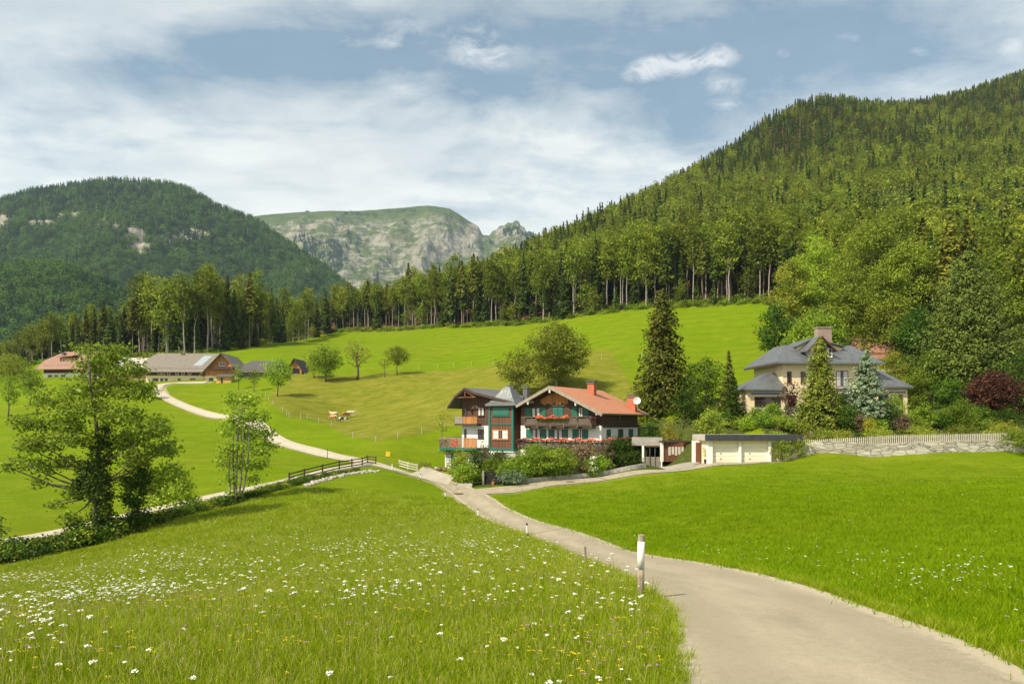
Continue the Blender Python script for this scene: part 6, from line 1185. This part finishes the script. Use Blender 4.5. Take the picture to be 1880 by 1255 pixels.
def tuft(seed,nb,h,w,rad,mat,straw=0):
    r=np.random.default_rng(seed); Vs=[];Fs=[]
    for i in range(nb):
        x,y=r.normal(size=2)*rad*.5; a=r.uniform(0,6.28); hh=h*r.uniform(.45,1.15); ln=hh*r.uniform(.15,.75); dx,dy=math.cos(a)*ln,math.sin(a)*ln; b_=r.uniform(0,6.28); ux,uy=math.cos(b_)*w/2,math.sin(b_)*w/2
        o=len(Vs); 
        for t_,ww in ((0,1),(.5,.8),(1,.12)): cx_,cy_,cz_=x+dx*t_*t_,y+dy*t_*t_,hh*(t_-.18*t_*t_*(ln/hh)); Vs+=[(cx_-ux*ww,cy_-uy*ww,cz_),(cx_+ux*ww,cy_+uy*ww,cz_)]
        Fs+=[(o,o+1,o+3,o+2),(o+2,o+3,o+5,o+4)]
    if mat=='gwild' and straw:   # seed heads on thin stalks
        for i in range(straw):
            x,y=r.normal(size=2)*rad*.5; hh=h*r.uniform(1.2,1.6); dx,dy=r.normal(size=2)*hh*.16; o=len(Vs); Vs+=[(x-.0015,y,0),(x+.0015,y,0),(x+dx+.0015,y+dy,hh),(x+dx-.0015,y+dy,hh)]; Fs.append((o,o+1,o+2,o+3))
            for j in range(4): q=hh+.012*j; o=len(Vs); a=r.uniform(0,3.1); ux,uy=math.cos(a)*.006,math.sin(a)*.006; Vs+=[(x+dx-ux,y+dy-uy,q-.02),(x+dx+ux,y+dy+uy,q-.012),(x+dx+ux*.5,y+dy+uy*.5,q+.015),(x+dx-ux*.8,y+dy-uy*.8,q+.006)]; Fs.append((o,o+1,o+2,o+3))
        k5=len(Fs)-5*straw; me=mesh_np('s',np.array(Vs),np.array(Fs)); mi=np.zeros(len(Fs),np.int32); mi[k5:]=1; me.polygons.foreach_set('material_index',mi); return src(me,[M[mat],M['straw']])
    return src(mesh_np('s',np.array(Vs),np.array(Fs)),[M[mat]])
M['straw']=gmat('straw_seed_heads',(.34,.33,.08),(.46,.44,.14),(.58,.54,.22))
def spread(n_,Y0,Y1,pw,seed):
    r=np.random.default_rng(seed); u=r.random(n_); 
    e_=2-pw; Y=(Y0**e_+u*(Y1**e_-Y0**e_))**(1/e_); X=r.uniform(-.86,.86,n_)*(Y+2.0); return X,Y,r
def keep(X,Y,side):
    c=np.interp(Y,[3,6.5,10,13,18,27.5,40,58,72,82,90,96],[.5,1.32,2.04,2.26,2.36,2.04,.7,-1.95,-4.65,-7.5,-10.7,-15.5]); d=np.interp(Y,[3,7.3,10,13.6,20,27,39.5,60.5,70.2,77.5,80],[3.95,4.92,5.17,5.43,5.48,5.1,3.8,1.05,-.85,-2.2,-1.0]); return (X<c) if side=='L' else (X>d)
def bankY(X,Y): return Y< np.interp(X/Y*F+CX,[-400,0,190,430,620,720],[47,50,53.5,66.5,83,96])
# left meadow
X,Y,r=spread(52000,4.2,75,1.45,41); k=keep(X,Y,'L')&bankY(X,Y)&(r.random(len(X))<(80-Y)/35); X,Y=X[k],Y[k]; sc_=(.55+Y/26)*r.uniform(.7,1.25,len(X)); sx=np.stack([sc_,sc_,np.minimum(sc_,.62+Y*.010)],1)
tag(scatter('meadow_grass',np.stack([X,Y,gh(X,Y,roadd(X,Y))-.01],1),r.uniform(0,6.28,len(X)),sx,r.integers(0,4,len(X)),[tuft(60+i,46,.23,.0075,.30,'gwild',(0,0,1,2)[i]) for i in range(4)]),'tall uncut grass of the flower meadow')
# right meadow
X,Y,r=spread(50000,5.2,86,1.4,42); k=keep(X,Y,'R')&(r.random(len(X))<(86-Y)/40); X,Y=X[k],Y[k]; sc_=(.5+Y/24)*r.uniform(.7,1.25,len(X)); sx=np.stack([sc_,sc_,np.minimum(sc_,.6+Y*.008)],1)
tag(scatter('lawn_grass',np.stack([X,Y,gh(X,Y,roadd(X,Y))-.01],1),r.uniform(0,6.28,len(X)),sx,r.integers(0,3,len(X)),[tuft(70+i,34,.17,.009,.30,'gcut') for i in range(3)]),'short grass of the mown meadow right of the road')
# ragged verge
cl_=spline(LE,30); i_=rb.integers(0,200,1500); vx_=cl_[i_,0]+rb.normal(size=1500)*.10-.05; vy_=cl_[i_,1]+rb.normal(size=1500)*.1
cr_=spline(RE,30); i2=rb.integers(0,240,1100); vx_=np.r_[vx_,cr_[i2,0]+np.abs(rb.normal(size=1100))*.10+.02]; vy_=np.r_[vy_,cr_[i2,1]+rb.normal(size=1100)*.1]
tag(scatter('verge_grass',np.stack([vx_,vy_,gh(vx_,vy_)-.01],1),rb.uniform(0,6.28,2600),rb.uniform(.25,.8,2600),rb.integers(0,4,2600),[tuft(80+i,26,.26,.009,.16,'gwild') for i in range(4)]),'ragged grass tufts along the road edges')
# flowers
def umbel(seed,h,R,mat,k=26,stem=True,flat=True):
    r=np.random.default_rng(seed); d=r.normal(size=(k,2)); d=d/np.linalg.norm(d,axis=1,keepdims=True)*np.sqrt(r.random(k))[:,None]*R; C=np.stack([d[:,0],d[:,1],h-(d**2).sum(1)/R*.35+r.normal(size=k)*R*.08],1); V,Fq=cards(C,np.array([0,0,1.0])+r.normal(size=(k,3))*.35,np.full(k,R*.55),r,.95)
    tv=np.array([(-.003,0,0),(.003,0,0),(.002,0,h),(-.002,0,h),(0,-.003,0),(0,.003,0),(0,.002,h),(0,-.002,h)],float); return src(join_np([(V,Fq,0),(tv,np.array([(0,1,2,3),(4,5,6,7)]),1)]),[M[mat],M['gwild']])
M['fwhite']=simple('white_flower',(.80,.80,.70),.8,.1,5,bmp=0); M['fyellow']=simple('yellow_flower',(.85,.60,.02),.7,.1,5,bmp=0); M['fpurple']=simple('purple_clover',(.45,.17,.42),.8,.2,5,bmp=0); M['fred']=simple('brown_sorrel',(.30,.10,.05),.8,.3,5,bmp=0)
X,Y,r=spread(52000,4.5,70,1.25,43); px=X/Y*F+CX; py=HY-gh(X,Y)/Y*F
dn=.10+np.exp(-((Y-27)/9)**2)*np.clip(1.15-(px/1500),.35,1)*.62+gb(px,py,1120,1150,90,55)*.9+gb(px,py,30,1225,90,60)*.8+gb(px,py,880,1110,130,30)*.4+gb(px,py,700,1140,100,25)*.5+gb(px,py,200,1130,220,40)*.45
nn=np.array([mno.noise(Vector((x*.35,y*.35,2))) for x,y in zip(X,Y)]); nn2=np.array([mno.noise(Vector((x*1.3,y*1.3,7))) for x,y in zip(X,Y)])
pk_=r.random(len(X))<dn*np.clip(.55+nn*1.3,.05,1.4)*np.clip(.6+nn2*1.6,.1,1.6)
kl=keep(X,Y,'L')&bankY(X,Y)&pk_&(Y<62)
ok_r=keep(X,Y,'R')&(r.random(len(X))<.42*gb(px,py,1760,1080,150,24)+.3*gb(px,py,1860,1110,90,30)+.12*gb(px,py,1500,1040,160,16)+.10*gb(px,py,1290,1020,80,12)+.004)
k=kl|ok_r; k&=~((px>1190)&(px<1250)&(Y<12)); X1,Y1=X[k],Y[k]; s_=np.where(keep(X1,Y1,'L'),1,.62)*r.uniform(.55,1.15,len(X1)); Ry=np.clip(.75+Y1/50,.75,1.5)
tag(scatter('white_wildflowers',np.stack([X1,Y1,gh(X1,Y1,roadd(X1,Y1))+.04],1),r.uniform(0,6.28,len(X1)),np.stack([s_*Ry,s_*Ry,s_],1),r.integers(0,3,len(X1)),[umbel(90+i,.36+.05*i,.022+.006*i,'fwhite') for i in range(3)],tilt=r.normal(size=(len(X1),2))*.13),'white umbels of wild carrot and yarrow in the meadow')
X,Y,r=spread(15000,4.5,45,1.5,44); nn=np.array([mno.noise(Vector((x*.6,y*.6,12))) for x,y in zip(X,Y)]); k=(keep(X,Y,'L')&bankY(X,Y)&(r.random(len(X))<.30+nn*.9))|(keep(X,Y,'R')&(Y<11)&(r.random(len(X))<.12)); X,Y=X[k],Y[k]; Ry=np.clip(.8+Y/25,.8,1.8)
tag(scatter('coloured_wildflowers',np.stack([X,Y,gh(X,Y,roadd(X,Y))+.02],1),r.uniform(0,6.28,len(X)),np.stack([Ry,Ry,r.uniform(.6,1.05,len(X))],1),r.choice([0,1,2,3,4],len(X),p=[.36,.3,.16,.08,.10]),[umbel(95,.30,.016,'fyellow',8),umbel(96,.24,.020,'fyellow',9),umbel(97,.30,.016,'fpurple',10),umbel(98,.36,.020,'fpurple',10),umbel(99,.40,.014,'fred',9)]),'yellow and purple wild flowers in the meadow grass')
print('flowers',len(X1),len(X))
# thin weeds round the near post
e=empty('roadside_weed',gpt(1196,11.6),0,'thin seeding weed growing right of the nearest wooden post','weed'); mb=MB(); r=np.random.default_rng(5); C=[]
for i in range(9):
    a=r.uniform(0,6.28); h=r.uniform(.25,.52); p1=(math.cos(a)*h*.25,math.sin(a)*h*.25,h*.6); p2=(math.cos(a)*h*.45,math.sin(a)*h*.45,h); mb.tube([(0,0,0),p1,p2],[.004,.003,.0015],4,False)
    for j in range(9): t_=r.uniform(.45,1); C.append([p2[0]*t_+r.normal()*.02,p2[1]*t_+r.normal()*.02,h*t_])
mb.build('stem',M['gwild'],e); V,Fq=cards(np.array(C),r.normal(size=(len(C),3)),np.full(len(C),.022),r); link('leaves',mesh_np('leaves',V,Fq),M['ash'],e)

# ------------------------------------------------------------------ air
hm=bpy.data.materials.new('air'); hm.use_nodes=True; n=NT(hm.node_tree); n.n.clear(); out=n('ShaderNodeOutputMaterial'); pv=n('ShaderNodeVolumePrincipled',{'Color':(.55,.74,.94,1),'Density':.00005,'Anisotropy':.1}); n.l.new(pv.outputs[0],out.inputs['Volume'])
hz=MB().box(-7000,7000,-200,7500,-420,2100).build('haze',hm); hz['kind']='stuff'
